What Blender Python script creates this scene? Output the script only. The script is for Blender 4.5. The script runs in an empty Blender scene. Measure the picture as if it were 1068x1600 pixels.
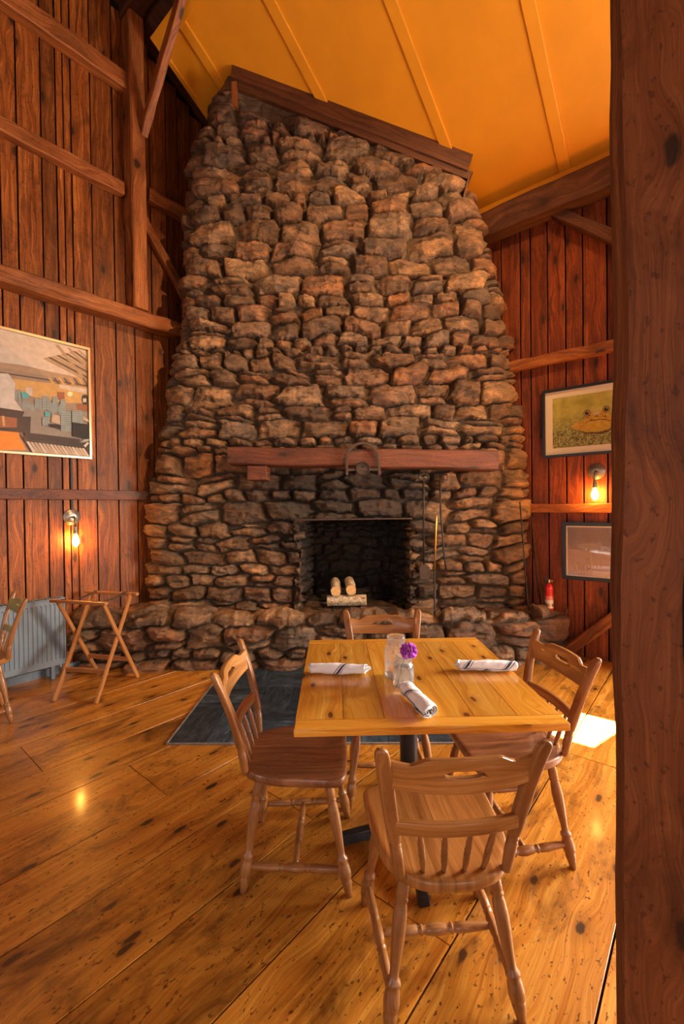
import bpy, bmesh, math, random
import numpy as np
from mathutils import Vector, Matrix
random.seed(7)
S = bpy.context.scene
COL = S.collection
PI = math.pi
def R(d): return math.radians(d)

# ------------------------------------------------------------------ room frame
# a = distance out from the right wall, b = distance out from the left wall, h = height
D1 = Vector((.6389, .7693, 0)); D2 = Vector((-.7693, .6389, 0))
CORNER = Vector((-.4753, 6.5896, 0))
def W(a, b, h=0.): return CORNER - D1*a - D2*b + Vector((0, 0, h))
ROOM_ROT = math.atan2(-D1.y, -D1.x)
ROOM = Matrix.Translation(CORNER) @ Matrix.Rotation(ROOM_ROT, 4, 'Z')
H0, SLOPE = 4.64, .60            # eave height and pitch of the painted ceiling
RIDGE = 4.25; DEPTH_A = 8.5; DEPTH_B = 9.0

# ------------------------------------------------------------------ node helpers
def nodes(name):
    m = bpy.data.materials.new(name); m.use_nodes = True
    nt = m.node_tree; nt.nodes.clear()
    o = nt.nodes.new('ShaderNodeOutputMaterial')
    return m, nt, o
class G:
    def __init__(s, nt): s.nt = nt
    def n(s, t, **k):
        x = s.nt.nodes.new('ShaderNode'+t)
        for a, v in k.items():
            if a.startswith('i_'):
                key = a[2:]
                key = int(key) if key.isdigit() else key.replace('_', ' ')
                s.put(x.inputs[key], v)
            else: setattr(x, a, v)
        return x
    def put(s, sock, v):
        if isinstance(v, bpy.types.NodeSocket): s.nt.links.new(v, sock)
        elif isinstance(v, bpy.types.Node): s.nt.links.new(v.outputs[0], sock)
        else: sock.default_value = v
    def math(s, op, a, b=None, c=None, clamp=False):
        x = s.n('Math', operation=op, use_clamp=clamp); s.put(x.inputs[0], a)
        if b is not None: s.put(x.inputs[1], b)
        if c is not None: s.put(x.inputs[2], c)
        return x.outputs[0]
    def mix(s, f, a, b, mode='MIX'):
        x = s.n('Mix', data_type='RGBA', blend_type=mode)
        s.put(x.inputs['Factor'], f); s.put(x.inputs[6], a); s.put(x.inputs[7], b)
        return x.outputs[2]
    def ramp(s, f, stops):
        x = s.n('ValToRGB'); s.put(x.inputs[0], f)
        e = x.color_ramp.elements
        while len(e) < len(stops): e.new(.5)
        for i, (p, c) in enumerate(stops):
            e[i].position = p; e[i].color = c if len(c) == 4 else (*c, 1)
        return x.outputs[0]
    def noise(s, vec, scale, detail=4, rough=.55, dist=0):
        x = s.n('TexNoise'); s.put(x.inputs['Vector'], vec)
        x.inputs['Scale'].default_value = scale; x.inputs['Detail'].default_value = detail
        x.inputs['Roughness'].default_value = rough; x.inputs['Distortion'].default_value = dist
        return x.outputs[0]
    def comb(s, x, y, z):
        c = s.n('CombineXYZ'); s.put(c.inputs[0], x); s.put(c.inputs[1], y); s.put(c.inputs[2], z); return c.outputs[0]
    def bump(s, h, strength, dist=.01):
        b = s.n('Bump'); b.inputs['Strength'].default_value = strength; b.inputs['Distance'].default_value = dist
        s.put(b.inputs['Height'], h); return b.outputs[0]
def c4(c): return (*c, 1) if len(c) == 3 else c
def plain(name, col, rough=.5, metal=0, bump=0, vary=.0, scale=30, coat=0, spec=.5):
    m, nt, o = nodes(name); g = G(nt)
    b = g.n('BsdfPrincipled'); b.inputs['Roughness'].default_value = rough; b.inputs['Metallic'].default_value = metal
    b.inputs['Coat Weight'].default_value = coat; b.inputs['Specular IOR Level'].default_value = spec
    tc = g.n('TexCoord').outputs['Object']
    nz = g.noise(tc, scale, 4)
    if vary:
        lo = tuple(max(0, x*(1-vary)) for x in col); hi = tuple(min(1, x*(1+vary)) for x in col)
        g.put(b.inputs['Base Color'], g.ramp(nz, [(.3, lo), (.7, hi)]))
    else: b.inputs['Base Color'].default_value = c4(col)
    if bump: g.put(b.inputs['Normal'], g.bump(nz, bump, .004))
    g.put(o.inputs[0], b); return m
def wood(name, dark, mid, light, rough=.5, knots=.5, grime=.3, coat=0., gs=1., planks=0, vary=.35, bump=.25, fine=1., scratch=0., spec=.5, kcol=(.03, .012, .005), kdens=1.):
    """wood grain along the U axis of the uv map (metres); 'rnd' shifts it from board to board"""
    m, nt, o = nodes(name); g = G(nt)
    uv = g.n('UVMap').outputs[0]; sp = g.n('SeparateXYZ'); g.put(sp.inputs[0], uv)
    at = g.n('Attribute', attribute_name='rnd'); r = at.outputs['Fac']
    oi = g.n('ObjectInfo').outputs['Random']
    r2 = g.math('ADD', r, oi)
    u = g.math('MULTIPLY_ADD', r2, 17.3, sp.outputs[0]); v = g.math('MULTIPLY_ADD', r2, 5.7, sp.outputs[1])
    if planks:
        cell = g.math('FLOOR', g.math('DIVIDE', sp.outputs[1], planks))
        wn = g.n('TexWhiteNoise', noise_dimensions='1D'); g.put(wn.inputs['W'], g.math('ADD', cell, g.math('MULTIPLY', r2, 9.1)))
        pr = wn.outputs[0]
        u = g.math('MULTIPLY_ADD', pr, 3.1, u)
    base = g.comb(u, v, g.math('MULTIPLY', r2, 3.))
    # warp the grain lines around knots
    kv = g.comb(g.math('MULTIPLY', u, 1.7*gs*kdens), g.math('MULTIPLY', v, 4.2*gs*kdens), r)
    vo = g.n('TexVoronoi', feature='F1', voronoi_dimensions='2D'); g.put(vo.inputs['Vector'], kv); vo.inputs['Scale'].default_value = 1.
    kd = vo.outputs['Distance']
    near = g.math('SUBTRACT', 1., g.math('MULTIPLY', kd, 2.6, clamp=True), clamp=True)
    low = g.noise(g.comb(g.math('MULTIPLY', u, .8), g.math('MULTIPLY', v, 3.), r2), 1.6*gs, 3)
    wv = g.math('ADD', g.math('ADD', v, g.math('MULTIPLY', near, .035)), g.math('MULTIPLY', low, .10))
    rings = g.noise(g.comb(g.math('MULTIPLY', u, .5), g.math('MULTIPLY', wv, 17.), r2), 2.2*gs, 6, .68)
    finen = g.noise(g.comb(g.math('MULTIPLY', u, 2.5), g.math('MULTIPLY', wv, 110.), r2), 1.4*gs*fine, 4, .6)
    f = g.math('ADD', g.math('MULTIPLY', rings, .60), g.math('MULTIPLY', finen, .40))
    col = g.ramp(f, [(.33, dark), (.5, mid), (.66, light)])
    vf = g.math('MULTIPLY_ADD', r, vary, 1-vary*.5)
    if planks: vf = g.math('MULTIPLY', vf, g.math('MULTIPLY_ADD', pr, vary*1.1, 1-vary*.5))
    col = g.mix(1., col, g.comb(vf, vf, vf), 'MULTIPLY')
    # knots and dark heartwood
    if knots:
        vo2 = g.n('TexVoronoi', feature='F1', voronoi_dimensions='2D'); g.put(vo2.inputs['Vector'], g.comb(g.math('MULTIPLY', u, 1.7*gs*kdens), g.math('MULTIPLY', v, 4.2*gs*kdens), r)); vo2.inputs['Scale'].default_value = 1.
        sepc = g.n('SeparateColor'); g.put(sepc.inputs[0], vo2.outputs['Color'])
        pick = g.math('GREATER_THAN', sepc.outputs[0], 1.-knots)
        wob = g.math('MULTIPLY', g.math('SUBTRACT', g.noise(base, 22, 3), .5), .12)
        kk = g.math('DIVIDE', g.math('SUBTRACT', .095, g.math('ADD', kd, wob)), .035, clamp=True)
        kk = g.math('MULTIPLY', kk, pick)
        halo = g.math('MULTIPLY', g.math('SUBTRACT', 1., g.math('DIVIDE', kd, .26, clamp=True), clamp=True), pick)
        col = g.mix(g.math('MULTIPLY', halo, .65), col, c4(tuple(.5*(a+b) for a, b in zip(dark, kcol))))
        col = g.mix(g.math('MULTIPLY', kk, .92), col, c4(kcol))
    if grime:
        st = g.noise(g.comb(g.math('MULTIPLY', u, 1.), g.math('MULTIPLY', v, 2.2), r2), 2.4*gs, 6, .68, .6)
        st = g.ramp(st, [(.50, (0, 0, 0)), (.66, (1, 1, 1))])
        col = g.mix(g.math('MULTIPLY', st, grime), col, c4(tuple(x*.35 for x in dark)))
        sp2 = g.noise(g.comb(g.math('MULTIPLY', u, 24.), g.math('MULTIPLY', v, 44.), r2), 1.6, 3, .6)
        sp2 = g.ramp(sp2, [(.61, (0, 0, 0)), (.66, (1, 1, 1))])
        col = g.mix(g.math('MULTIPLY', sp2, grime), col, c4(tuple(x*.3 for x in dark)))
    b = g.n('BsdfPrincipled'); g.put(b.inputs['Base Color'], col)
    b.inputs['Coat Weight'].default_value = coat; b.inputs['Coat Roughness'].default_value = .12
    b.inputs['Specular IOR Level'].default_value = spec
    rr = g.math('MULTIPLY_ADD', rings, .3, rough-.15)
    g.put(b.inputs['Roughness'], rr)
    hh = g.math('ADD', g.math('MULTIPLY', finen, .5), g.math('MULTIPLY', rings, .5))
    if scratch: hh = g.math('ADD', hh, g.math('MULTIPLY', g.noise(base, 3., 5, .7), scratch))
    g.put(b.inputs['Normal'], g.bump(hh, bump, .006))
    g.put(o.inputs[0], b); return m

M = {}
M['wall'] = wood('stained_barn_board', (.045, .010, .002), (.21, .055, .009), (.44, .145, .028), spec=.3, rough=.5, knots=.35, grime=.5, gs=1.1, vary=.75, bump=.5, scratch=.5)
M['wallr'] = wood('stained_barn_board_red', (.034, .006, .002), (.16, .032, .008), (.30, .072, .017), spec=.3, rough=.5, knots=.35, grime=.5, gs=1.1, vary=.6, bump=.5, scratch=.5)
M['beam'] = wood('old_beam_wood', (.09, .024, .006), (.27, .080, .019), (.46, .165, .045), spec=.3, rough=.55, knots=.3, grime=.35, vary=.3, bump=.6, scratch=.8)
M['beamd'] = wood('dark_beam_wood', (.03, .009, .004), (.10, .030, .009), (.18, .062, .020), rough=.6, knots=.3, grime=.4, vary=.3, bump=.6, scratch=.8)
M['post'] = wood('rough_sawn_post', (.14, .036, .009), (.22, .064, .017), (.33, .108, .030), spec=.3, rough=.55, knots=.25, grime=.55, gs=1.5, vary=.2, bump=.9, scratch=2.)
M['mantel'] = wood('mantel_wood', (.045, .011, .005), (.13, .033, .012), (.21, .060, .022), rough=.6, knots=.3, grime=.6, vary=.2, bump=1., scratch=2.)
M['floor'] = wood('worn_pine_floor', (.29, .080, .007), (.48, .180, .019), (.64, .30, .045), rough=.34, knots=.5, grime=.85, coat=.22, gs=.9, vary=.35, bump=.22, scratch=.5, kdens=1.6)
M['table'] = wood('varnished_pine', (.56, .19, .012), (.82, .36, .035), (.95, .52, .080), rough=.22, knots=.55, grime=.0, coat=.55, gs=1., vary=.55, bump=.06, kcol=(.13, .035, .006), kdens=2.1)
M['chair'] = wood('maple_chair_wood', (.21, .074, .016), (.38, .152, .036), (.56, .255, .075), rough=.36, knots=0, grime=.10, coat=.25, planks=.085, vary=.28, bump=.10)
M['chairl'] = wood('turned_maple', (.18, .064, .017), (.33, .130, .036), (.48, .215, .070), rough=.36, knots=0, grime=.25, coat=.25, vary=.15, bump=.12)
M['chairw'] = wood('worn_walnut_seat', (.13, .045, .018), (.27, .105, .042), (.42, .185, .08), rough=.33, knots=.2, grime=.35, coat=.25, planks=.1, vary=.3, bump=.10)
M['olive'] = wood('pale_olive_wood', (.22, .20, .07), (.36, .32, .12), (.47, .42, .18), rough=.45, knots=0, grime=.1, vary=.1, bump=.1)
M['tray'] = wood('oak_slat', (.26, .09, .025), (.42, .17, .05), (.55, .26, .09), rough=.4, knots=0, grime=.15, coat=.2, vary=.15, bump=.12)
M['yellow'] = plain('ochre_ceiling_paint', (.68, .285, .011), .5, bump=.25, vary=.06, scale=3)
M['iron'] = plain('black_iron', (.035, .030, .028), .55, .6, bump=.3, vary=.3, scale=60)
M['rust'] = plain('rusted_iron', (.075, .048, .036), .6, .5, bump=.4, vary=.35, scale=50)
M['brass'] = plain('old_brass', (.62, .38, .10), .35, .9, vary=.2)
M['pewter'] = plain('pewter_fitting', (.30, .26, .23), .35, .8, vary=.2)
M['steel'] = plain('brushed_steel', (.5, .48, .45), .35, .9)
M['blackframe'] = plain('black_painted_frame', (.012, .012, .016), .4)
M['silverframe'] = plain('champagne_metal_frame', (.52, .40, .26), .3, .8)
M['mat'] = plain('cream_mat_board', (.95, .80, .56), .8)
M['radiator'] = plain('blue_grey_enamel', (.20, .245, .29), .38, vary=.08, scale=6, coat=.2)
M['gap'] = plain('dark_gap', (.006, .004, .003), .9)
M['base'] = plain('slate_grey_paint', (.16, .20, .24), .5, vary=.2)
M['tablebase'] = plain('black_cast_iron', (.022, .024, .028), .42, .2, bump=.25, scale=90)
M['red'] = plain('red_enamel', (.62, .012, .012), .28, coat=.4)
M['white'] = plain('white_label', (.75, .70, .62), .6)
M['strap'] = plain('dark_webbing', (.05, .03, .025), .85)
M['ash'] = plain('soot_black', (.020, .015, .012), .95, bump=.6, vary=.5, scale=25)
M['cement'] = plain('grey_cement', (.22, .18, .15), .9, bump=.6, vary=.3, scale=20)

def slate_mat():
    m, nt, o = nodes('blue_black_slate'); g = G(nt)
    uv = g.n('UVMap').outputs[0]; at = g.n('Attribute', attribute_name='rnd').outputs['Fac']
    sp = g.n('SeparateXYZ'); g.put(sp.inputs[0], uv)
    vec = g.comb(g.math('MULTIPLY_ADD', at, 7., sp.outputs[0]), g.math('MULTIPLY', sp.outputs[1], 2.2), at)
    n1 = g.noise(vec, 9, 7, .7, .5); n2 = g.noise(vec, 60, 4, .6)
    col = g.ramp(n1, [(.35, (.008, .014, .021)), (.55, (.028, .043, .058)), (.75, (.10, .13, .16))])
    v = g.math('MULTIPLY_ADD', at, .9, .6); col = g.mix(1., col, g.comb(v, v, v), 'MULTIPLY')
    b = g.n('BsdfPrincipled'); g.put(b.inputs['Base Color'], col); b.inputs['Roughness'].default_value = .5
    g.put(b.inputs['Normal'], g.bump(g.math('ADD', n1, g.math('MULTIPLY', n2, .3)), .8, .012)); g.put(o.inputs[0], b); return m
M['slate'] = slate_mat()

def stone_mat():
    m, nt, o = nodes('field_stone_and_mortar'); g = G(nt)
    tc = g.n('TexCoord').outputs['Object']
    rnd = g.n('Attribute', attribute_name='rnd').outputs['Fac']
    mort = g.n('Attribute', attribute_name='mortar').outputs['Fac']
    soot = g.n('Attribute', attribute_name='soot').outputs['Fac']
    off = g.n('VectorMath', operation='ADD'); g.put(off.inputs[0], tc); g.put(off.inputs[1], g.comb(g.math('MULTIPLY', rnd, 31.), g.math('MULTIPLY', rnd, 17.), 0.))
    mp = g.n('Mapping'); g.put(mp.inputs[0], off.outputs[0]); mp.inputs['Scale'].default_value = (1, 1, 2.6)
    n1 = g.noise(mp.outputs[0], 5., 7, .68, .7); n2 = g.noise(mp.outputs[0], 38., 6, .7, .4); n3 = g.noise(tc, 1.1, 2)
    base = g.ramp(rnd, [(0., (.090, .046, .022)), (.2, (.24, .135, .068)), (.38, (.130, .064, .030)), (.52, (.36, .205, .100)), (.66, (.18, .120, .080)), (.8, (.27, .120, .048)), (1., (.14, .088, .055))])
    f = g.ramp(n1, [(.34, (.30, .27, .25)), (.5, (.9, .88, .86)), (.66, (1.85, 1.68, 1.45))])
    col = g.mix(1., base, f, 'MULTIPLY')
    f2 = g.ramp(n2, [(.35, (.62, .6, .58)), (.6, (1.15, 1.13, 1.1))]); col = g.mix(1., col, f2, 'MULTIPLY')
    q = g.ramp(g.noise(mp.outputs[0], 9., 6, .75, 1.2), [(.62, (0, 0, 0)), (.70, (1, 1, 1))])
    col = g.mix(g.math('MULTIPLY', q, .35), col, (.50, .38, .26, 1))
    mc = g.ramp(n2, [(.3, (.05, .030, .018)), (.7, (.22, .135, .07))])  # mortar tone lowered to paint in the deep shadow between stones
    col = g.mix(mort, col, mc)
    col = g.mix(soot, col, (.022, .014, .010, 1))
    b = g.n('BsdfPrincipled'); g.put(b.inputs['Base Color'], col)
    g.put(b.inputs['Roughness'], g.math('MULTIPLY_ADD', n2, .45, .20))
    b.inputs['Specular IOR Level'].default_value = .6
    h = g.math('ADD', g.math('MULTIPLY', n1, 1.), g.math('MULTIPLY', n2, .45))
    g.put(b.inputs['Normal'], g.bump(h, 1., .035)); g.put(o.inputs[0], b); return m
M['stone'] = stone_mat()

def emit(name, col, s):
    m, nt, o = nodes(name); g = G(nt); e = g.n('Emission'); e.inputs[0].default_value = c4(col); e.inputs[1].default_value = s
    g.put(o.inputs[0], e); return m
M['bulb'] = emit('glowing_bulb', (1., .42, .07), 300.)
def glass(name, col=(1, 1, 1), rough=0., ior=1.45):
    m, nt, o = nodes(name); g = G(nt); b = g.n('BsdfPrincipled'); b.inputs['Base Color'].default_value = c4(col)
    b.inputs['Transmission Weight'].default_value = 1.; b.inputs['Roughness'].default_value = rough; b.inputs['IOR'].default_value = ior
    g.put(o.inputs[0], b); return m
M['glass'] = glass('jar_glass', (.97, 1., 1.)); M['water'] = glass('water', (1, 1, 1), 0, 1.33)
def clearglass():
    m, nt, o = nodes('clear_jar_glass'); g = G(nt)
    gl = g.n('BsdfGlass'); gl.inputs['IOR'].default_value = 1.45; tr = g.n('BsdfTransparent'); tl = g.n('BsdfTranslucent'); tl.inputs[0].default_value = (.85, .9, .95, 1); df = g.n('BsdfDiffuse'); df.inputs[0].default_value = (.85, .9, .95, 1)
    a = g.n('MixShader'); a.inputs[0].default_value = .45; g.put(a.inputs[1], gl); g.put(a.inputs[2], tr)
    c = g.n('MixShader'); g.put(c.inputs[1], tl); g.put(c.inputs[2], df)
    b = g.n('MixShader'); b.inputs[0].default_value = .05; g.put(b.inputs[1], a); g.put(b.inputs[2], c); g.put(o.inputs[0], b); return m  # small white diffuse share brightens the jar in place of window reflections
M['glass'] = clearglass()
def pane(name, refl=1.):
    m, nt, o = nodes(name); g = G(nt)
    t = g.n('BsdfTransparent'); gl = g.n('BsdfGlossy'); gl.inputs['Roughness'].default_value = .02
    fr = g.n('LayerWeight'); fr.inputs[0].default_value = .5; mx = g.n('MixShader')
    g.put(mx.inputs[0], g.math('MULTIPLY', g.math('MULTIPLY_ADD', g.math('POWER', fr.outputs['Facing'], 4.), .8, .045), refl, clamp=True)); g.put(mx.inputs[1], t); g.put(mx.inputs[2], gl)
    g.put(o.inputs[0], mx); return m
M['pane'] = pane('window_pane'); M['picglass'] = pane('picture_glass', 1.6)
def cloth_mat():
    m, nt, o = nodes('white_linen_blue_stripes'); g = G(nt)
    uv = g.n('UVMap').outputs[0]; sp = g.n('SeparateXYZ'); g.put(sp.inputs[0], uv)
    # diagonal woven stripes: bands in u + .5 v
    d = g.math('FRACT', g.math('MULTIPLY', g.math('ADD', sp.outputs[0], g.math('MULTIPLY', sp.outputs[1], .8)), 1/.17))
    def band(lo, hi): return g.math('MULTIPLY', g.math('GREATER_THAN', d, lo), g.math('LESS_THAN', d, hi))
    s = g.math('ADD', band(.40, .425), band(.46, .53)); s = g.math('ADD', s, band(.555, .57))
    tc = g.n('TexCoord').outputs['Object']; nz = g.noise(tc, 120, 3); n0 = g.noise(tc, 40, 4)
    col = g.mix(s, (.93, .93, .95, 1), (.055, .06, .11, 1))
    b = g.n('BsdfPrincipled'); g.put(b.inputs['Base Color'], col); b.inputs['Roughness'].default_value = .85
    b.inputs['Sheen Weight'].default_value = .2
    g.put(b.inputs['Normal'], g.bump(g.math('ADD', nz, g.math('MULTIPLY', n0, 2.)), .5, .003)); g.put(o.inputs[0], b); return m
M['cloth'] = cloth_mat()
def flat(name, c, vary=.12, scale=25): return plain('print_'+name, c, .6, vary=vary, scale=scale)
def birch():
    m, nt, o = nodes('birch_bark'); g = G(nt); tc = g.n('TexCoord').outputs['Object']
    mp = g.n('Mapping'); g.put(mp.inputs[0], tc); mp.inputs['Scale'].default_value = (1, 1, 1)
    n = g.noise(mp.outputs[0], 28, 6, .7, 1.)
    b = g.n('BsdfPrincipled'); g.put(b.inputs['Base Color'], g.ramp(n, [(.36, (.07, .03, .012)), (.46, (.45, .30, .16)), (.6, (.72, .60, .46))])); b.inputs['Roughness'].default_value = .7
    g.put(b.inputs['Normal'], g.bump(n, .5, .006)); g.put(o.inputs[0], b); return m
M['bark'] = birch(); M['logend'] = plain('cut_log_end', (.72, .42, .17), .7, vary=.25, scale=60)
M['petal'] = plain('purple_petal', (.42, .05, .50), .6, vary=.5, scale=120); M['stem'] = plain('green_stem', (.10, .22, .04), .6)

# ------------------------------------------------------------------ mesh builder
class MB:
    def __init__(s): s.v = []; s.f = []; s.uv = []; s.r = []; s.mi = []; s.sm = []
    def quad(s, idx, uvs, r=0., mi=0, smooth=False):
        s.f.append(tuple(idx)); s.uv.append(uvs); s.r.append(r); s.mi.append(mi); s.sm.append(smooth); return s
    def box(s, c, size, rot=None, r=None, mi=0, taper=1.):
        """box of size (x,y,z) about c; grain follows the longest side"""
        if r is None: r = random.random()
        k = len(s.v); hx, hy, hz = (q/2 for q in size)
        P = [Vector((x, y, z)) for x in (-hx, hx) for y in (-hy, hy) for z in (-hz, hz)]
        L = max(range(3), key=lambda i: size[i])
        for p in P:
            q = (rot @ p) if rot else p
            s.v.append(tuple(q+Vector(c)))
        fs = [((0, 1, 3, 2), 0), ((4, 6, 7, 5), 0), ((0, 4, 5, 1), 1), ((2, 3, 7, 6), 1), ((0, 2, 6, 4), 2), ((1, 5, 7, 3), 2)]
        for idx, ax in fs:
            o = [i for i in range(3) if i != ax]
            if L in o: ua = L; va = [i for i in o if i != L][0]
            else: ua, va = o
            s.quad([k+i for i in idx], [(P[i][ua]+(0 if L in o else .37), P[i][va]+ax*.31) for i in idx], r, mi)
        return s
    def beam(s, p0, p1, w, t, up=(0, 0, 1), r=None, mi=0):
        """square timber from p0 to p1, w across, t along 'up'"""
        p0 = Vector(p0); p1 = Vector(p1); d = p1-p0; L = d.length; x = d.normalized()
        y = Vector(up).cross(x).normalized(); z = x.cross(y)
        return s.box((p0+p1)/2, (L, w, t), Matrix((x, y, z)).transposed(), r, mi)
    def loft(s, secs, r=0., mi=0, close=True, capa=True, capb=True, smooth=True, u0=0.):
        """secs: list of rings (lists of Vectors, same length)"""
        k0 = len(s.v); n = len(secs[0]); u = u0; prev = None
        us = []
        for q in secs:
            c = sum(q, Vector())/n
            if prev is not None: u += (c-prev).length
            prev = c; us.append(u)
            for p in q: s.v.append(tuple(p))
        per = sum((secs[len(secs)//2][i]-secs[len(secs)//2][i-1]).length for i in range(n))
        for i in range(len(secs)-1):
            for j in range(n if close else n-1):
                j2 = (j+1) % n
                a, b, c_, d = k0+i*n+j, k0+i*n+j2, k0+(i+1)*n+j2, k0+(i+1)*n+j
                s.quad((a, b, c_, d), [(us[i], per*j/n), (us[i], per*(j+1)/n), (us[i+1], per*(j+1)/n), (us[i+1], per*j/n)], r, mi, smooth)
        if capa: s.quad([k0+j for j in range(n)][::-1], [(secs[0][j].x, secs[0][j].y) for j in range(n)][::-1], r, mi)
        if capb:
            kk = k0+(len(secs)-1)*n; s.quad([kk+j for j in range(n)], [(secs[-1][j].x, secs[-1][j].y) for j in range(n)], r, mi)
        return s
    def lathe(s, p0, p1, prof, n=14, r=0., mi=0, caps=True):
        """turned piece from p0 to p1, prof: (t 0..1, radius)"""
        p0 = Vector(p0); p1 = Vector(p1); d = p1-p0; z = d.normalized()
        x = z.orthogonal().normalized(); y = z.cross(x)
        return s.loft([[p0+d*t+(x*math.cos(2*PI*j/n)+y*math.sin(2*PI*j/n))*rad for j in range(n)] for t, rad in prof], r, mi, capa=caps, capb=caps)
    def tube(s, pts, rad, n=8, r=0., mi=0, closed=False):
        pts = [Vector(p) for p in pts]; secs = []; N = len(pts); px = None
        for i, p in enumerate(pts):
            if closed: t = pts[(i+1) % N]-pts[i-1]
            else: t = pts[min(i+1, N-1)]-pts[max(i-1, 0)]
            t.normalize()
            x = (px-t*px.dot(t)) if px is not None and (px-t*px.dot(t)).length > 1e-4 else t.orthogonal()
            x.normalize(); px = x; y = t.cross(x)
            rr = rad[i] if isinstance(rad, (list, tuple)) else rad
            secs.append([p+(x*math.cos(2*PI*j/n)+y*math.sin(2*PI*j/n))*rr for j in range(n)])
        if closed: secs.append(secs[0])
        return s.loft(secs, r, mi, capa=not closed, capb=not closed)
    def poly(s, pts, mi=0, r=0., uvs=None):
        k = len(s.v); s.v += [tuple(p) for p in pts]
        s.quad(range(k, k+len(pts)), uvs or [(p[0], p[1]) for p in pts], r, mi); return s
    def prism(s, pts, d, mi=0, r=0.):
        """outline pts pushed along vector d"""
        k = len(s.v); n = len(pts); d = Vector(d); pts = [Vector(p) for p in pts]
        s.v += [tuple(p) for p in pts]+[tuple(p+d) for p in pts]
        e1 = (pts[1]-pts[0]).normalized(); e2 = d.normalized().cross(e1)
        U = [(p.dot(e1), p.dot(e2)) for p in pts]
        s.quad(list(range(k, k+n))[::-1], U[::-1], r, mi); s.quad(range(k+n, k+2*n), U, r, mi)
        for i in range(n):
            j = (i+1) % n; s.quad((k+i, k+j, k+n+j, k+n+i), [(U[i][0], U[i][1]), (U[j][0], U[j][1]), (U[j][0]+d.length, U[j][1]), (U[i][0]+d.length, U[i][1])], r, mi)
        return s
    def build(s, name, mats, parent=None, M4=None, bevel=0., smooth=None, sub=0, merge=False):
        me = bpy.data.meshes.new(name); me.from_pydata(s.v, [], s.f)
        uvl = me.uv_layers.new(name='UVMap'); uvl.data.foreach_set('uv', [c for q in s.uv for t in q for c in t])
        a = me.attributes.new('rnd', 'FLOAT', 'FACE'); a.data.foreach_set('value', s.r)
        if not isinstance(mats, (list, tuple)): mats = [mats]
        for m in mats: me.materials.append(M[m] if isinstance(m, str) else m)
        me.polygons.foreach_set('material_index', s.mi); me.polygons.foreach_set('use_smooth', [bool(x) for x in s.sm] if smooth is None else [smooth]*len(s.f))
        me.validate(); me.update()
        bm = bmesh.new(); bm.from_mesh(me)
        if merge: bmesh.ops.remove_doubles(bm, verts=bm.verts, dist=1e-5)
        bmesh.ops.recalc_face_normals(bm, faces=bm.faces); bm.to_mesh(me); bm.free()
        o = bpy.data.objects.new(name, me); COL.objects.link(o)
        if parent: o.parent = parent
        if M4 is not None: o.matrix_local = M4
        if bevel:
            b = o.modifiers.new('bevel', 'BEVEL'); b.width = bevel; b.segments = 2; b.limit_method = 'ANGLE'; b.angle_limit = R(40)
        if sub:
            q = o.modifiers.new('sub', 'SUBSURF'); q.levels = sub; q.render_levels = sub
        return o
def tag(o, label=None, cat=None, group=None, kind=None):
    if label: o['label'] = label
    if cat: o['category'] = cat
    if group: o['group'] = group
    if kind: o['kind'] = kind
    return o
def thing(name, label, cat, loc=(0, 0, 0), rz=0., group=None, M4=None):
    o = bpy.data.objects.new(name, None); COL.objects.link(o); o.empty_display_size = .1
    o.location = loc; o.rotation_euler = (0, 0, rz)
    if M4 is not None: o.matrix_world = M4
    return tag(o, label, cat, group)
def roomat(a, b, h=0.):
    return ROOM @ Matrix.Translation((a, b, h))
def copy_tree(o, parent=None):
    c = o.copy(); COL.objects.link(c)
    if parent: c.parent = parent
    for ch in list(o.children): copy_tree(ch, c)
    return c

# ------------------------------------------------------------------ camera
cam = bpy.data.cameras.new('camera'); co = bpy.data.objects.new('camera', cam); COL.objects.link(co)
cam.sensor_fit = 'HORIZONTAL'; cam.sensor_width = 24.; cam.lens = 24.*693/1068
p, ro = R(.65), R(.7)
f = Vector((0, math.cos(p), -math.sin(p))); r0 = Vector((1, 0, 0)); u0 = Vector((0, math.sin(p), math.cos(p)))
rr = r0*math.cos(ro)-u0*math.sin(ro); uu = u0*math.cos(ro)+r0*math.sin(ro)
mw = Matrix((rr, uu, -f)).transposed().to_4x4(); mw.translation = (0, 0, 1.48); co.matrix_world = mw
S.camera = co; cam.clip_start = .05

# ------------------------------------------------------------------ room shell
def floor():
    mb = MB(); edges = [-.02, .40, .82, 1.24, 1.66, 1.98, 2.41, 2.76, 3.12, 3.47, 3.90, 4.32, 4.7, 5.1, 5.5, 5.9, 6.3, 6.7, 7.1, 7.5, 7.9, 8.3, 8.7, 9.05]
    rng = random.Random(3)
    for i in range(len(edges)-1):
        b0, b1 = edges[i]+.0035, edges[i+1]-.0035
        a = -.05; joints = {9: [3.41], 10: [1.9, 5.2], 8: [5.9], 4: [5.6], 2: [4.4]}.get(i, [rng.uniform(3, 7)])
        for e in joints+[DEPTH_A+.05]:
            mb.box(((a+e)/2, (b0+b1)/2, -.02), (e-a-.004, b1-b0, .04), r=rng.random()); a = e
    o = mb.build('floor', ['floor'], M4=ROOM, bevel=.0012); tag(o, kind='structure')
    mb = MB().box((DEPTH_A/2, DEPTH_B/2, -.08), (DEPTH_A+.2, DEPTH_B+.2, .06)); tag(mb.build('floor', 'gap', M4=ROOM), kind='structure')
floor()
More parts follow.
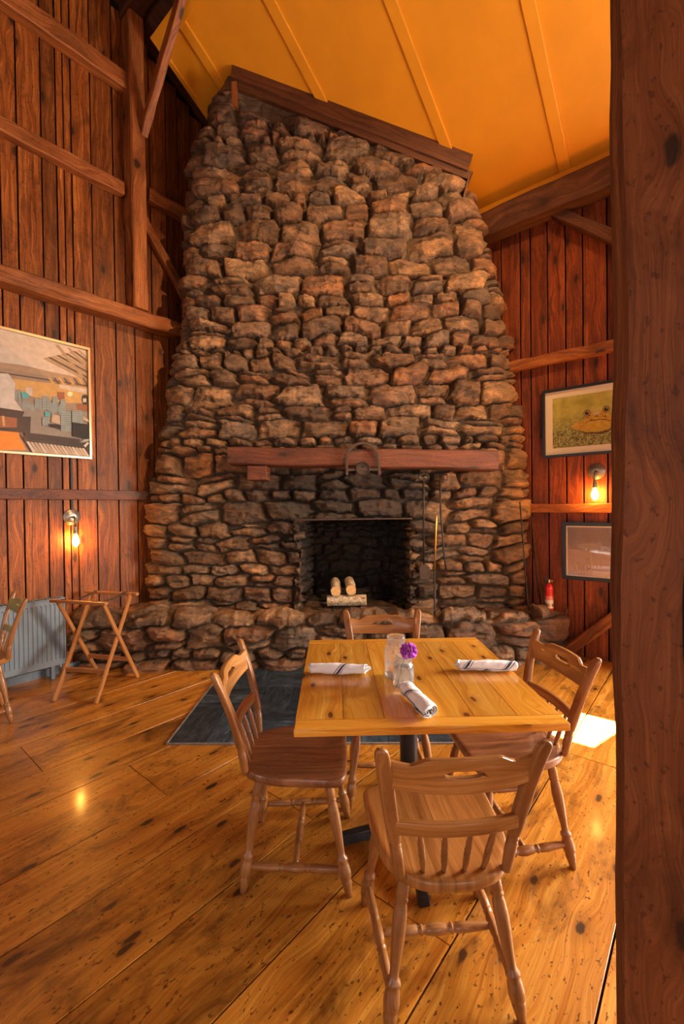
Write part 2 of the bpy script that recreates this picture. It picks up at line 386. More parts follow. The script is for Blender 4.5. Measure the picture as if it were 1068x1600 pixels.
def boards(name, mat, axis, edges, hfun, holes=(), gap=.013, seed=1, side=1):
    """vertical boards; axis 'a' = boards of the left wall (they run along a), 'b' = right wall"""
    rng = random.Random(seed); mb = MB()
    for i in range(len(edges)-1):
        e0, e1 = edges[i]+gap/2, edges[i+1]-gap/2
        spans = [(0, hfun((e0+e1)/2))]
        for (q0, q1, z0, z1) in holes:
            if e1 > q0+.001 and e0 < q1-.001:
                ns = []
                for (s0, s1) in spans:
                    if z0 > s0: ns.append((s0, min(z0, s1)))
                    if z1 < s1: ns.append((max(z1, s0), s1))
                spans = ns
        r = rng.random(); t = rng.uniform(.0, .008)
        for (s0, s1) in spans:
            c = [(e0+e1)/2, -.0125+t*side, (s0+s1)/2] if axis == 'a' else [-.0125+t*side, (e0+e1)/2, (s0+s1)/2]
            sz = (e1-e0, .025, s1-s0) if axis == 'a' else (.025, e1-e0, s1-s0)
            mb.box(c, sz, r=r)
    return mb
def split(known, lo, hi, seed):
    rng = random.Random(seed); k = sorted(known); out = list(k); x = k[0]
    while x > lo: x -= rng.uniform(.13, .24); out.append(max(x, lo))
    x = k[-1]
    while x < hi: x += rng.uniform(.13, .24); out.append(min(x, hi))
    return sorted(set(out))
def roofh(a): return H0+SLOPE*a if a < RIDGE else H0+SLOPE*(2*RIDGE-a)
eL = split([1.9, 2.06, 2.2, 2.385, 2.575, 2.765, 2.97, 3.14, 3.205, 3.266, 3.384, 3.567, 3.69], -.05, DEPTH_A, 4)
tag(boards('wl', 'wall', 'a', eL, lambda a: roofh(a)+.25).build('wall_left', 'wall', M4=ROOM, bevel=.003), kind='structure')
tag(MB().box((DEPTH_A/2, -.06, 3.7), (DEPTH_A+.2, .05, 7.6)).build('wall_left', 'gap', M4=ROOM), kind='structure')
HOLES_R = [(4.13, 4.58, 1.98, 2.87), (5.1, 6.3, .95, 2.5), (7.0, 8.2, .95, 2.5)]
eR = split([3.06, 3.16, 3.325, 3.489, 3.641, 3.842, 3.985, 4.17, 4.34, 4.5, 4.7, 4.9, 5.1, 5.3, 5.5, 5.7, 5.9, 6.1, 6.3, 6.5, 6.75, 7.0, 7.2, 7.4, 7.6, 7.8, 8.0, 8.2], -.05, DEPTH_B, 5)
tag(boards('wr', 'wallr', 'b', eR, lambda b: H0+.1, HOLES_R).build('wall_right', 'wallr', M4=ROOM, bevel=.003), kind='structure')
def wall_with_holes(name, fixed, val, lo, hi, h0, h1, holes, mat, th=.05):
    """plain backing wall cut by window holes (boxes round the holes)"""
    mb = MB(); xs = sorted({lo, hi, *[q for H in holes for q in H[:2]]}); zs = sorted({h0, h1, *[q for H in holes for q in H[2:]]})
    for i in range(len(xs)-1):
        for j in range(len(zs)-1):
            cx, cz = (xs[i]+xs[i+1])/2, (zs[j]+zs[j+1])/2
            if any(H[0] < cx < H[1] and H[2] < cz < H[3] for H in holes): continue
            if fixed == 'a': mb.box((val, cx, cz), (th, xs[i+1]-xs[i], zs[j+1]-zs[j]), r=(i*7 % 5)/5)
            else: mb.box((cx, val, cz), (xs[i+1]-xs[i], th, zs[j+1]-zs[j]), r=(i*7 % 5)/5)
    return tag(mb.build(name, mat, M4=ROOM), kind='structure')
wall_with_holes('wall_right', 'a', -.06, -.05, DEPTH_B, 0, H0+.2, HOLES_R, 'gap')
HOLES_F = [(1.1, 2.5, .9, 2.6), (3.4, 4.8, .9, 2.6), (5.7, 7.1, .9, 2.6)]
wall_with_holes('wall_front', 'b', DEPTH_B+.03, 0, DEPTH_A, 0, 7.4, HOLES_F, 'wall')
HOLES_B = [(1.2, 2.6, .9, 2.6), (5.6, 7.0, .9, 2.6)]
wall_with_holes('wall_back', 'a', DEPTH_A+.03, 0, DEPTH_B, 0, 4.9, HOLES_B, 'wall')
def window(n, fixed, val, H):
    x0, x1, z0, z1 = H; mb = MB(); t = .05
    def bx(c, s): mb.box((val, c[0], c[1]) if fixed == 'a' else (c[0], val, c[1]), (.07, s[0], s[1]) if fixed == 'a' else (s[0], .07, s[1]))
    bx(((x0+x1)/2, z0+t/2), (x1-x0, t)); bx(((x0+x1)/2, z1-t/2), (x1-x0, t)); bx((x0+t/2, (z0+z1)/2), (t, z1-z0-2*t)); bx((x1-t/2, (z0+z1)/2), (t, z1-z0-2*t))
    if x1-x0 > .6:
        bx(((x0+x1)/2, (z0+z1)/2), (.03, z1-z0-2*t)); bx(((x0+x1)/2, (z0+z1)/2), (x1-x0-2*t, .03))
    o = tag(mb.build('window_%d' % n, 'beamd', M4=ROOM), kind='structure')
    g_ = MB(); c = ((x0+x1)/2, (z0+z1)/2)
    g_.box((val, *c) if fixed == 'a' else (c[0], val, c[1]), (.005, x1-x0-2*t, z1-z0-2*t) if fixed == 'a' else (x1-x0-2*t, .005, z1-z0-2*t))
    g_.build('pane', 'pane', o)
k = 1
for H in HOLES_R: window(k, 'a', -.05, H); k += 1
for H in HOLES_F: window(k, 'b', DEPTH_B+.03, H); k += 1
for H in HOLES_B: window(k, 'a', DEPTH_A+.03, H); k += 1
# painted ceiling slope, from the eave up to the purlin
A_TOP = 2.52; B_LO = .33
def slope_pt(a, b, d=0.):
    n = Vector((-SLOPE, 0, 1)).normalized(); return Vector((a, b, H0+SLOPE*a))+n*d
def slab(mb, a0, a1, b0, b1, d0, d1, r=0.):
    P = [slope_pt(a, b, d) for d in (d0, d1) for a, b in ((a0, b0), (a1, b0), (a1, b1), (a0, b1))]
    k = len(mb.v); mb.v += [tuple(q) for q in P]
    for idx in ((0, 1, 2, 3), (7, 6, 5, 4), (0, 4, 5, 1), (1, 5, 6, 2), (2, 6, 7, 3), (3, 7, 4, 0)):
        along = (b1-b0) > (a1-a0)
        mb.quad([k+i for i in idx], [((P[i].y, P[i].x+P[i].z) if along else (P[i].x, P[i].y+P[i].z)) for i in idx], r)
mb = MB(); slab(mb, -.06, A_TOP, B_LO, DEPTH_B, 0, .03); tag(mb.build('ceiling', 'yellow', M4=ROOM), kind='structure')
BAT = [.735, 1.63, 2.57, 3.51, 4.42, 5.33, 6.24, 7.15, 8.06]
for i, b in enumerate(BAT):
    mb = MB(); slab(mb, .02, A_TOP, b-.05, b+.05, -.022, 0); tag(mb.build('trim_%d' % (i+1), 'yellow', M4=ROOM, bevel=.006), kind='structure')
mb = MB(); slab(mb, A_TOP-.11, A_TOP, B_LO, DEPTH_B, -.024, 0); tag(mb.build('trim_20', 'yellow', M4=ROOM, bevel=.004), kind='structure')
mb = MB(); slab(mb, .02, A_TOP, B_LO, B_LO+.05, -.022, 0); tag(mb.build('trim_21', 'yellow', M4=ROOM, bevel=.004), kind='structure')
mb = MB().box((.055, (2.0+DEPTH_B)/2, H0-.035), (.09, DEPTH_B-2.0, .12)); tag(mb.build('trim_22', 'yellow', M4=ROOM, bevel=.006), kind='structure')
# dark roof boards beyond the purlin
mb = MB()
def roofslab(a0, a1, d=.35):
    P = [(a, b, roofh(a)+d+e) for e in (0, .04) for a, b in ((a0, -.1), (a1, -.1), (a1, DEPTH_B+.1), (a0, DEPTH_B+.1))]
    k = len(mb.v); mb.v += P
    for idx in ((0, 1, 2, 3), (7, 6, 5, 4), (0, 4, 5, 1), (1, 5, 6, 2), (2, 6, 7, 3), (3, 7, 4, 0)): mb.quad([k+i for i in idx], [(P[i][0], P[i][1]) for i in idx], .3)
roofslab(-.15, RIDGE); roofslab(RIDGE, DEPTH_A+.15)
tag(mb.build('ceiling', 'beamd', M4=ROOM), kind='structure')
tag(MB().box((1.6, -.0+.012+.0, .035), (1.0, .02, .07)).box((3.2, .012, .035), (1.2, .02, .07)).build('baseboard_left', 'base', M4=ROOM), kind='structure')

# ------------------------------------------------------------------ timbers
def timber(name, label, cat, p0, p1, w, t, mat='beam', group=None, up=(0, 0, 1), wobble=.006, seg=14, base=None):
    """old hewn timber between room points: slightly wavy faces, worn edges"""
    p0 = Vector(p0); p1 = Vector(p1); org = p0.copy(); d = p1-p0; L = d.length; x = d.normalized()
    y = Vector(up).cross(x).normalized(); z = x.cross(y); rng = random.Random(hash(label) % 999 if False else sum(map(ord, label)))
    secs = []; c = min(w, t)*.09
    N = max(4, int(L/.16)); prof = [(w/2, t/2-c), (w/2-c, t/2), (-w/2+c, t/2), (-w/2, t/2-c), (-w/2, -t/2+c), (-w/2+c, -t/2), (w/2-c, -t/2), (w/2, -t/2+c)]
    jit = [[rng.uniform(-1, 1) for _ in range(4)] for _ in range(N+1)]
    for i in range(N+1):
        q = d*(i/N); ring = []
        for j, (py, pz) in enumerate(prof):
            e = wobble*jit[i][j//2]
            ring.append(q+y*(py+e)+z*(pz+wobble*jit[i][(j//2+1) % 4]))
        ring = ring[::-1]; secs.append(ring)
    mb = MB().loft(secs, rng.random(), smooth=False)
    o = mb.build(name, mat, M4=ROOM @ Matrix.Translation(org)); return tag(o, label, cat, group)
G_R = 'wall girts'
timber('wall_girt', 'rough brown beam high on left wall, topmost, ending at the upright post', 'beam', (2.66, .06, 5.765), (6.5, .06, 5.72), .12, .17)
timber('wall_girt', 'long timber on the left wall, second from the top, left of the upright post', 'beam', (2.70, .05, 4.68), (6.5, .05, 4.66), .10, .13)
timber('wall_girt', 'short timber between the upright post and the upper chimney stones', 'beam', (1.62, .05, 4.755), (2.44, .05, 4.765), .10, .13)
timber('wall_girt', 'thick timber crossing left wall under the upright post, above barn workshop picture', 'beam', (2.0, .09, 3.42), (6.5, .09, 3.40), .18, .145)
timber('wall_rail', 'thin flat rail on left wall above the lit sconce', 'rail', (2.28, .025, 1.625), (6.5, .025, 1.627), .05, .095, mat='mantel', wobble=.002)
timber('timber_post', 'tall upright post on the left wall standing on the thick timber', 'post', (2.585, .09, 3.50), (2.585, .09, 6.43), .18, .15, up=(1, 0, 0))
timber('knee_brace', 'slim diagonal brace rising from left post to the roof beam', 'brace', (2.53, .15, 5.28), (2.53, 1.15, 6.36), .07, .10, up=(0, -1, 1), mat='beam')
timber('knee_brace', 'small diagonal brace running down from the post to the chimney stones', 'brace', (2.50, .05, 4.49), (1.95, .05, 3.76), .07, .09, up=(0, 0, 1))
timber('roof_purlin', 'dark heavy roof beam at the upper end of yellow ceiling', 'beam', (2.60, .02, 6.56), (2.60, 8.9, 6.56), .17, .26, mat='beamd')
timber('wall_plate', 'dark timber under the lower edge of yellow ceiling on right wall', 'beam', (.10, 2.3, 4.43), (.10, 8.9, 4.43), .20, .26, mat='beamd')
timber('knee_brace', 'diagonal brace high on right wall running down from dark timber', 'brace', (.05, 3.36, 4.38), (.05, 4.0, 3.80), .09, .10, mat='beamd')
timber('knee_brace', 'low diagonal brace rising from floor on right wall beside the stone hearth', 'brace', (.05, 3.50, .05), (.05, 4.45, .98), .10, .10, mat='beam')
timber('timber_post', 'short upright post above the upper right rail, hidden side', 'post', (.07, 4.07, 2.99), (.07, 4.07, 4.30), .14, .14, up=(1, 0, 0), mat='beamd')
timber('wall_rail', 'upper reddish rail on right wall above the frog picture', 'rail', (.04, 2.9, 2.92), (.04, 8.9, 2.92), .08, .10)
timber('wall_rail', 'lower reddish rail on right wall between the two framed pictures', 'rail', (.03, 2.95, 1.44), (.03, 4.95, 1.44), .06, .085)
timber('timber_post', 'upright wall post beside right hand windows, out past foreground post', 'post', (.07, 4.75, 0), (.07, 4.75, 4.30), .14, .14, up=(1, 0, 0), mat='beamd')
# foreground post: hewn, wavy left edge
def fore_post():
    rng = random.Random(11); secs = []; N = 60; h = 6.6
    w1 = [rng.uniform(-1, 1) for _ in range(N+1)]
    for i in range(N+1):
        z = h*i/N; e = .0022*w1[i]+.0025*math.sin(z*3.1)+.002*math.sin(z*7.3+1)-.0015*(z-1.5)-.005; e = max(-.018, min(.012, e))
        ch = .018+.014*max(0, math.sin((z-1.15)*2.1))*(1 if 1. < z < 2.6 else .3)
        pts = [(0, e+ch), (-ch*.45, e+ch*.25), (-ch, e), (-.26, e), (-.27, .01), (-.27, .30), (-.26, .31), (-.01, .31), (0, .30), (.002*w1[i-1], .15)]
        secs.append([Vector((x, y, z)) for x, y in pts])
    o = MB().loft(secs, .4, smooth=False).build('timber_post', 'post', M4=roomat(3.67, 4.417)); 
    tag(o, 'massive rough brown post in the foreground at right edge, floor to roof', 'post')
    # drying cracks as thin dark grooves standing in the face
    for pts in ([(1.92, .155), (1.75, .150), (1.62, .147), (1.5, .144), (1.40, .135), (1.33, .120), (1.27, .118), (1.18, .119), (1.1, .125)], [(1.2, .152), (1.08, .146), (.98, .137), (.9, .125), (.84, .117)], [(.74, .15), (.6, .146), (.5, .147), (.35, .141), (.2, .143), (.1, .135)]):
        MB().tube([(.002, y, z) for z, y in pts], [.0006]+[.0022]*(len(pts)-2)+[.0006], 6).build('drying_crack', 'gap', o)
fore_post()

# ------------------------------------------------------------------ masonry
def vnoise(x, y, seed=0, octs=4, per=.5, ridge=False):
    out = np.zeros_like(x); amp = 1.; tot = 0
    for o in range(octs):
        rg = np.random.RandomState(seed+o*13); Gd = rg.rand(257, 257).astype(np.float32)
        xs = (x*(2**o)+o*3.7) % 256; ys = (y*(2**o)+o*9.1) % 256
        xi = xs.astype(int); yi = ys.astype(int); fx = xs-xi; fy = ys-yi; fx = fx*fx*(3-2*fx); fy = fy*fy*(3-2*fy)
        q = (Gd[xi, yi]*(1-fx)+Gd[xi+1, yi]*fx)*(1-fy)+(Gd[xi, yi+1]*(1-fx)+Gd[xi+1, yi+1]*fx)*fy
        if ridge: q = 1-abs(q*2-1)
        out += q*amp; tot += amp; amp *= per
    return out/tot
def masonry(name, u0, u1, v0, v1, step, surf, keep, parent, seed, rows=(.075, .19), asp=(1.15, 2.7), amp=1., proud=(.03, .10), sootf=None, edge=.013, fade=None, tilt=.30):
    nu = int((u1-u0)/step)+1; nv = int((v1-v0)/step)+1
    U, V = np.meshgrid(np.linspace(u0, u1, nu, dtype=np.float32), np.linspace(v0, v1, nv, dtype=np.float32), indexing='ij')
    Uw = U+(vnoise(U*4+50, V*4+50, seed, 3)-.5)*.07+(vnoise(U*17+50, V*17+50, seed+5, 3)-.5)*.028
    Vw = V+(vnoise(U*2.1+80, V*3+30, seed+9, 3)-.5)*.08+(vnoise(U*17+20, V*17+90, seed+7, 3)-.5)*.028
    rng = random.Random(seed); seeds = []; y = v0-.1
    while y < v1+.15:
        rh = rng.uniform(*rows); x = u0-.2
        if rng.random() < .16: rh = rng.uniform(rows[0]*.65, rows[0])
        while x < u1+.2:
            rw = max(.11, min(rh*rng.uniform(*asp), .46))
            if rh > .12 and rng.random() < .3:      # two thin stones in place of a thick one
                k = rng.uniform(.35, .65); seeds.append((x+rw/2, y+rh*k/2, rw/2, rh*k/2)); seeds.append((x+rw/2+rng.uniform(-.02, .02), y+rh*(k+1)/2, rw/2, rh*(1-k)/2))
            else: seeds.append((x+rw/2, y+rh/2+rng.uniform(-.018, .018), rw/2, rh/2*rng.uniform(.92, 1.1)))
            x += rw
        y += rh
    F1 = np.full(U.shape, 9., np.float32); F2 = np.full(U.shape, 9., np.float32); ID = np.zeros(U.shape, np.int32)
    for i, (cx, cy, hw, hh) in enumerate(seeds):
        i0 = max(0, int((cx-hw*2.1-.12-u0)/step)); i1 = min(nu, int((cx+hw*2.1+.12-u0)/step)+1)
        j0 = max(0, int((cy-hh*2.4-.12-v0)/step)); j1 = min(nv, int((cy+hh*2.4+.12-v0)/step)+1)
        if i0 >= i1 or j0 >= j1: continue
        sl = (slice(i0, i1), slice(j0, j1))
        rot = rng.uniform(-.22, .22); dx = Uw[sl]-cx; dy = Vw[sl]-cy
        dx, dy = dx*math.cos(rot)+dy*math.sin(rot), -dx*math.sin(rot)+dy*math.cos(rot)
        d = (np.abs(dx/hw)**3.4+np.abs(dy/hh)**3.4)**(1/3.4)
        a = F1[sl]; b = F2[sl]; m = d < a
        F2[sl] = np.where(m, a, np.minimum(b, d)); ID[sl] = np.where(m, i, ID[sl]); F1[sl] = np.where(m, d, a)
    sd = np.array(seeds, np.float32); rs = np.random.RandomState(seed+99); n = len(seeds)
    mn = np.minimum(sd[:, 2], sd[:, 3])
    e = (F2-F1)*mn[ID]*.62                              # ~metres from the joint
    lu = (Uw-sd[ID, 0]); lv = (Vw-sd[ID, 1])
    pr = rs.uniform(proud[0], proud[1], n).astype(np.float32)
    # rounding near the joint, plus broken facets
    k = np.clip((e-.004)/edge, 0, 1); k = k*k*(3-2*k); k2 = np.clip(e/.05, 0, 1)**.7
    fac = np.full(U.shape, 1e3, np.float32)
    for q in range(4):
        ang = rs.uniform(0, 2*PI, n).astype(np.float32); sl_ = rs.uniform(.05, tilt+.12, n).astype(np.float32); o_ = rs.uniform(.0, .035, n).astype(np.float32)
        fac = np.minimum(fac, o_[ID]*1.2-(lu*np.cos(ang)[ID]+lv*np.sin(ang)[ID])*sl_[ID])
    tg = rs.uniform(-.12, .30, n).astype(np.float32)     # undersides recede: tops catch light
    st = pr[ID]*(.62+.38*k2)+fac*.9+lv*tg[ID]*.6
    rid = vnoise(U*9+7, V*22+3, seed+21, 4, .55, True)-.6; fin = vnoise(U*40, V*60, seed+31, 3, .6)-.5
    st = st+rid*.034*amp+fin*.011*amp+(vnoise(U*5+7+rs.rand(n).astype(np.float32)[ID]*90, V*7+3, seed+61, 3, .55, True)-.6)*.045*amp
    mo = (vnoise(U*12+9, V*12+9, seed+41, 3)-.5)*.02-.018
    if fade is not None: k = k*fade(U, V)
    Hh = (mo*(1-k)+(st+.004)*k)*amp
    mort = 1-np.clip(k*1.6-.15, 0, 1); rc = rs.rand(n).astype(np.float32)[ID]
    P, Nn = surf(U, V)
    X = P+Nn*Hh[..., None]
    kp = keep(P, U, V)
    fk = kp[:-1, :-1] & kp[1:, :-1] & kp[1:, 1:] & kp[:-1, 1:]
    idx = np.arange(nu*nv).reshape(nu, nv)
    F = np.stack([idx[:-1, :-1], idx[1:, :-1], idx[1:, 1:], idx[:-1, 1:]], -1)[fk]
    used = np.unique(F); remap = -np.ones(nu*nv, np.int64); remap[used] = np.arange(len(used)); F = remap[F]
    me = bpy.data.meshes.new(name); me.vertices.add(len(used)); me.vertices.foreach_set('co', X.reshape(-1, 3)[used].astype(np.float32).ravel())
    nf = len(F); me.loops.add(nf*4); me.loops.foreach_set('vertex_index', F.ravel().astype(np.int32)); me.polygons.add(nf)
    me.polygons.foreach_set('loop_start', np.arange(0, nf*4, 4, dtype=np.int32))
    me.polygons.foreach_set('use_smooth', np.ones(nf, bool)); me.update(calc_edges=True); me.validate()
    so = np.zeros(U.shape, np.float32) if sootf is None else sootf(P, U, V)
    for nm, ar in (('rnd', rc), ('mortar', mort), ('soot', so)):
        at = me.attributes.new(nm, 'FLOAT', 'POINT'); at.data.foreach_set('value', ar.ravel()[used].astype(np.float32))
    me.materials.append(M['stone'])
    o = bpy.data.objects.new(name, me); COL.objects.link(o); o.parent = parent; return o
def np_ab(P):
    x = P[..., 0]-CORNER.x; y = P[..., 1]-CORNER.y
    return -(x*D1.x+y*D1.y), -(x*D2.x+y*D2.y)
fp = thing('stone_fireplace', 'huge tapering field stone fireplace and chimney in the corner', 'fireplace', (0, 4.3, 0))
INV = Matrix.Translation((0, -4.3, 0))
OFF = np.array([0, 4.3, 0], np.float32)
hL = [0, .51, .93, 1.52, 1.97, 2.23, 2.75, 3.2, 3.77, 4.35, 4.67, 4.99, 5.3, 5.5, 6.5]; xL = [-2.07, -2.04, -2.01, -1.98, -1.89, -1.82, -1.77, -1.66, -1.60, -1.585, -1.555, -1.51, -1.40, -1.30, -1.1]
hR = [0, .49, 1.08, 1.6, 1.92, 2.38, 2.83, 3.22, 3.67, 4.05, 4.34, 4.7, 5.0, 6.5]; xR = [1.93, 1.93, 1.95, 1.95, 1.90, 1.85, 1.79, 1.73, 1.64, 1.56, 1.46, 1.33, 1.25, 1.0]
RC = .22
def breast(U, V):
    XL = np.interp(V, hL, xL); XR = np.interp(V, hR, xR)
    c = (XL+XR)/2; w = (XR-XL)/2-.03; s = np.sign(U); au = np.abs(U-c*1.)+0*U; s = np.sign(U-c)
    Yf = 4.54-.012*V
    fl = w-RC; arc = RC*PI/2
    t = np.clip((au-fl)/arc, 0, 1)*PI/2; back = np.clip(au-fl-arc, 0, None)
    px = np.where(au < fl, au, fl+RC*np.sin(t)); py = np.where(au < fl, 0, RC*(1-np.cos(t)))+back
    px = px+back*.12
    P = np.stack([c+s*px, Yf+py, V], -1)-OFF
    N_ = np.stack([s*np.sin(t), -np.cos(t), np.full_like(t, .08)], -1); N_ /= np.linalg.norm(N_, axis=-1, keepdims=True)
    return P.astype(np.float32), N_.astype(np.float32)
FX0, FX1, FH = -.43, .67, 1.345
def keepb(P, U, V):
    a, b = np_ab(P+OFF); x = P[..., 0]
    return (a > -.04) & (b > -.04) & (V < H0+SLOPE*a+.03) & ~((x > FX0) & (x < FX1) & (P[..., 1]+4.3 < 4.7) & (V < FH))
def sootb(P, U, V):
    x = P[..., 0]; n = vnoise(U*5+3, V*5+3, 77, 4)
    d = np.clip(1-np.maximum(np.maximum(-.55-x, x-.66)/.40, 0), 0, 1)
    up = np.clip(1.35-(V-1.30)/.62, 0, 1)*np.clip((V-.9)/.3, 0, 1)
    s = d*up*(.75+1.1*n)
    rim = np.clip(1-np.maximum(np.maximum(FX0-x, x-FX1), 0)/.10, 0, 1)*(V < 1.5)*.55*(.3+n)
    return np.clip(np.maximum(s, rim), 0, .82).astype(np.float32)
def fadeb(U, V):  # smooth cement patch under the ceiling trim
    c = 1-np.clip((1-np.abs((U+.70)/.33))*3, 0, 1)*np.clip((V-5.30+.38*(U+.7))/.08, 0, 1)
    top = 5.885-.4017*(U+1.02)
    return c*np.clip((top-.16-V)/.16, .0, 1)
masonry('chimney_breast', -3.1, 3.0, .38, 6.05, .0088, breast, keepb, fp, 21, rows=(.10, .215), asp=(1.5, 3.2), sootf=sootb, proud=(.03, .11), fade=fadeb)
# raised hearth: front face, rounded edge, flat top
HP = [(-2.75, 4.15), (-2.3, 4.12), (-.7, 4.10), (1.55, 4.09), (1.85, 4.17), (2.10, 4.32), (2.35, 4.52)]
hs = [0.]
for i in range(1, len(HP)): hs.append(hs[-1]+math.dist(HP[i], HP[i-1]))
def hearth(U, V):
    X = np.interp(U, hs, [p[0] for p in HP]); Y = np.interp(U, hs, [p[1] for p in HP])
    e = .05; dx = np.interp(U+e, hs, [p[0] for p in HP])-np.interp(U-e, hs, [p[0] for p in HP]); dy = np.interp(U+e, hs, [p[1] for p in HP])-np.interp(U-e, hs, [p[1] for p in HP])
    l = np.hypot(dx, dy)+1e-6; nx, ny = dy/l, -dx/l
    T = .375+.05*np.clip((-.9-X)/.8, 0, 1); rad = .05; arc = rad*PI/2
    t = np.clip((V-T)/arc, 0, 1)*PI/2; back = np.clip(V-T-arc, 0, None)
    z = np.where(V < T, V, T+rad*np.sin(t)); inn = rad*(1-np.cos(t))
    Px = X-nx*inn; Py = Y-ny*inn+back
    P = np.stack([Px, Py, z], -1)-OFF; Nn = np.stack([nx*np.cos(t), ny*np.cos(t), np.sin(t)], -1)
    fl = np.where(back > .02, .35, 1.)[..., None]
    return P.astype(np.float32), (Nn*fl).astype(np.float32)
masonry('raised_hearth', 0, hs[-1], -.02, 1.15, .0085, hearth, lambda P, U, V: (np_ab(P+OFF)[0] > -.04) & (np_ab(P+OFF)[1] > -.04), fp, 33, rows=(.12, .24), asp=(1.4, 2.9), proud=(.04, .11),
        sootf=lambda P, U, V: (np.clip(1-np.abs(P[..., 0]-.1)/.75, 0, 1)*.7*np.clip((V-.30)/.2, 0, 1)).astype(np.float32))
# firebox
FB = [(-.47, 4.44), (-.43, 4.62), (-.35, 5.10), (.56, 5.10), (.66, 4.62), (.72, 4.44)]
fs = [0.]
for i in range(1, len(FB)): fs.append(fs[-1]+math.dist(FB[i], FB[i-1]))
def firebox(U, V):
    ix = lambda q: np.interp(q, fs, [p[0] for p in FB]); iy = lambda q: np.interp(q, fs, [p[1] for p in FB])
    X, Y = ix(U), iy(U); dx = ix(U+.06)-ix(U-.06); dy = iy(U+.06)-iy(U-.06); l = np.hypot(dx, dy)+1e-6
    P = np.stack([X, Y, V], -1)-OFF; return P.astype(np.float32), np.stack([dy/l, -dx/l, 0*V], -1).astype(np.float32)
def sootfb(P, U, V):
    y = P[..., 1]+4.3; return np.clip((y-4.46)/.14, .45, .97).astype(np.float32)
masonry('firebox', 0, fs[-1], .40, 1.42, .009, firebox, lambda P, U, V: V > 0, fp, 55, rows=(.06, .12), asp=(1.6, 3.2), proud=(.01, .04), sootf=sootfb)
MB().box((.1, .53, .40), (1.15, .75, .06)).build('ash_floor', 'ash', fp)
MB().box((.1, .60, 1.46), (1.3, .60, .10)).build('smoke_shelf', 'ash', fp)
MB().box((.115, .20, 1.357), (1.16, .26, .014)).build('lintel', 'rust', fp, bevel=.003)
def mantel():
    rng = random.Random(5); secs = []; N = 26; x0, x1 = -1.075, 1.485
    for i in range(N+1):
        t = i/N; x = x0+(x1-x0)*t; zt = 2.062-.062*t+.003*math.sin(t*23)+.001*rng.uniform(-1, 1); zb = 1.898-.082*t+.005*math.sin(t*17+1); yf = -.10+.004*math.sin(t*11)+.0008*rng.uniform(-1, 1); c = .012
        secs.append([Vector(q) for q in ((x, yf+c, zb), (x, yf, zb+c), (x, yf, zt-c), (x, yf+c, zt), (x, .18, zt), (x, .18, zb))])
    return MB().loft(secs, .35, smooth=False).build('mantel', 'mantel', fp)
mantel()
MB().box((-.805, .02, 1.815), (.185, .2, .135)).build('mantel_block', 'mantel', fp, bevel=.006)
# fascia box where the chimney meets the ceiling
fa = thing('ceiling_fascia', 'dark sloping wooden board where the chimney meets the yellow ceiling', 'trim', (0, 4.42, 0))
def fascia(y0, y1, t0, b0, x0=-1.02, x1=1.345):
    sl = (4.925-5.875)/(1.345+1.02)
    P = []
    for x in (x0, x1):
        z = 5.885+sl*(x-x0) if x0 == -1.02 else 5.885+sl*(x+1.02)
        P.append((x, z))
    k = .12
    return MB().prism([(P[0][0]+t0*0, y0, P[0][1]+t0), (P[1][0], y0, P[1][1]+t0), (P[1][0]-k*.5, y0, P[1][1]+b0), (P[0][0]-k*.2, y0, P[0][1]+b0)], (0, y1-y0, 0), r=.4)
fascia(0, .04, .03, -.145).build('face_board', 'beamd', fa, bevel=.004)
fascia(.02, .20, -.145, -.215).build('lower_board', 'beamd', fa, bevel=.004)
MB().box((-1.015, .06, 5.58), (.055, .10, .24)).build('end_post', 'beam', fa, bevel=.003)
MB().beam((1.29, .03, 4.72), (1.235, .03, 4.50), .10, .02).build('end_post', 'beamd', fa, bevel=.003)
def fasciacap():
    sl = (4.925-5.875)/(1.345+1.02); MBx = MB().prism([(-1.02, .04, 5.90), (1.345, .04, 4.95), (1.3, .04, 4.83), (-1.03, .04, 5.80)], (0, .25, 0)); return MBx
fasciacap().build('soffit', 'beamd', fa)
# slate pad set in the floor in front of the hearth
def slate():
    mb = MB(); rng = random.Random(8); x0, x1, y0, y1 = -1.16, 1.15, 2.755, 4.06; ncol = 5; cw = (x1-x0)/ncol; rh = (y1-y0)/3
    for j in range(3):
        for i in range(ncol):
            cx0, cy0 = x0+i*cw, y0+j*rh; g_ = .003
            if (i+j) % 2:
                for q in range(3): mb.box((cx0+cw/2, cy0+rh*(q+.5)/3, .002), (cw-g_, rh/3-g_, .012), r=rng.random())
            else:
                for q in range(2): mb.box((cx0+cw*(q+.5)/2, cy0+rh/2, .002), (cw/2-g_, rh-g_, .012), r=rng.random())
    return mb
pad = thing('slate_pad', 'blue black slate tile pad in the floor before the hearth', 'slate floor pad', (0, 0, 0), R(-1.))
slate().build('tiles', 'slate', pad, bevel=.0015)
mb = MB()
for c, s in (((-1.166, 3.43, .004), (.010, 1.36, .012)), ((0, 2.75, .004), (2.33, .010, .012)), ((1.158, 3.43, .004), (.010, 1.36, .012))): mb.box(c, s)
mb.build('edge_strip', M['cement'], pad)

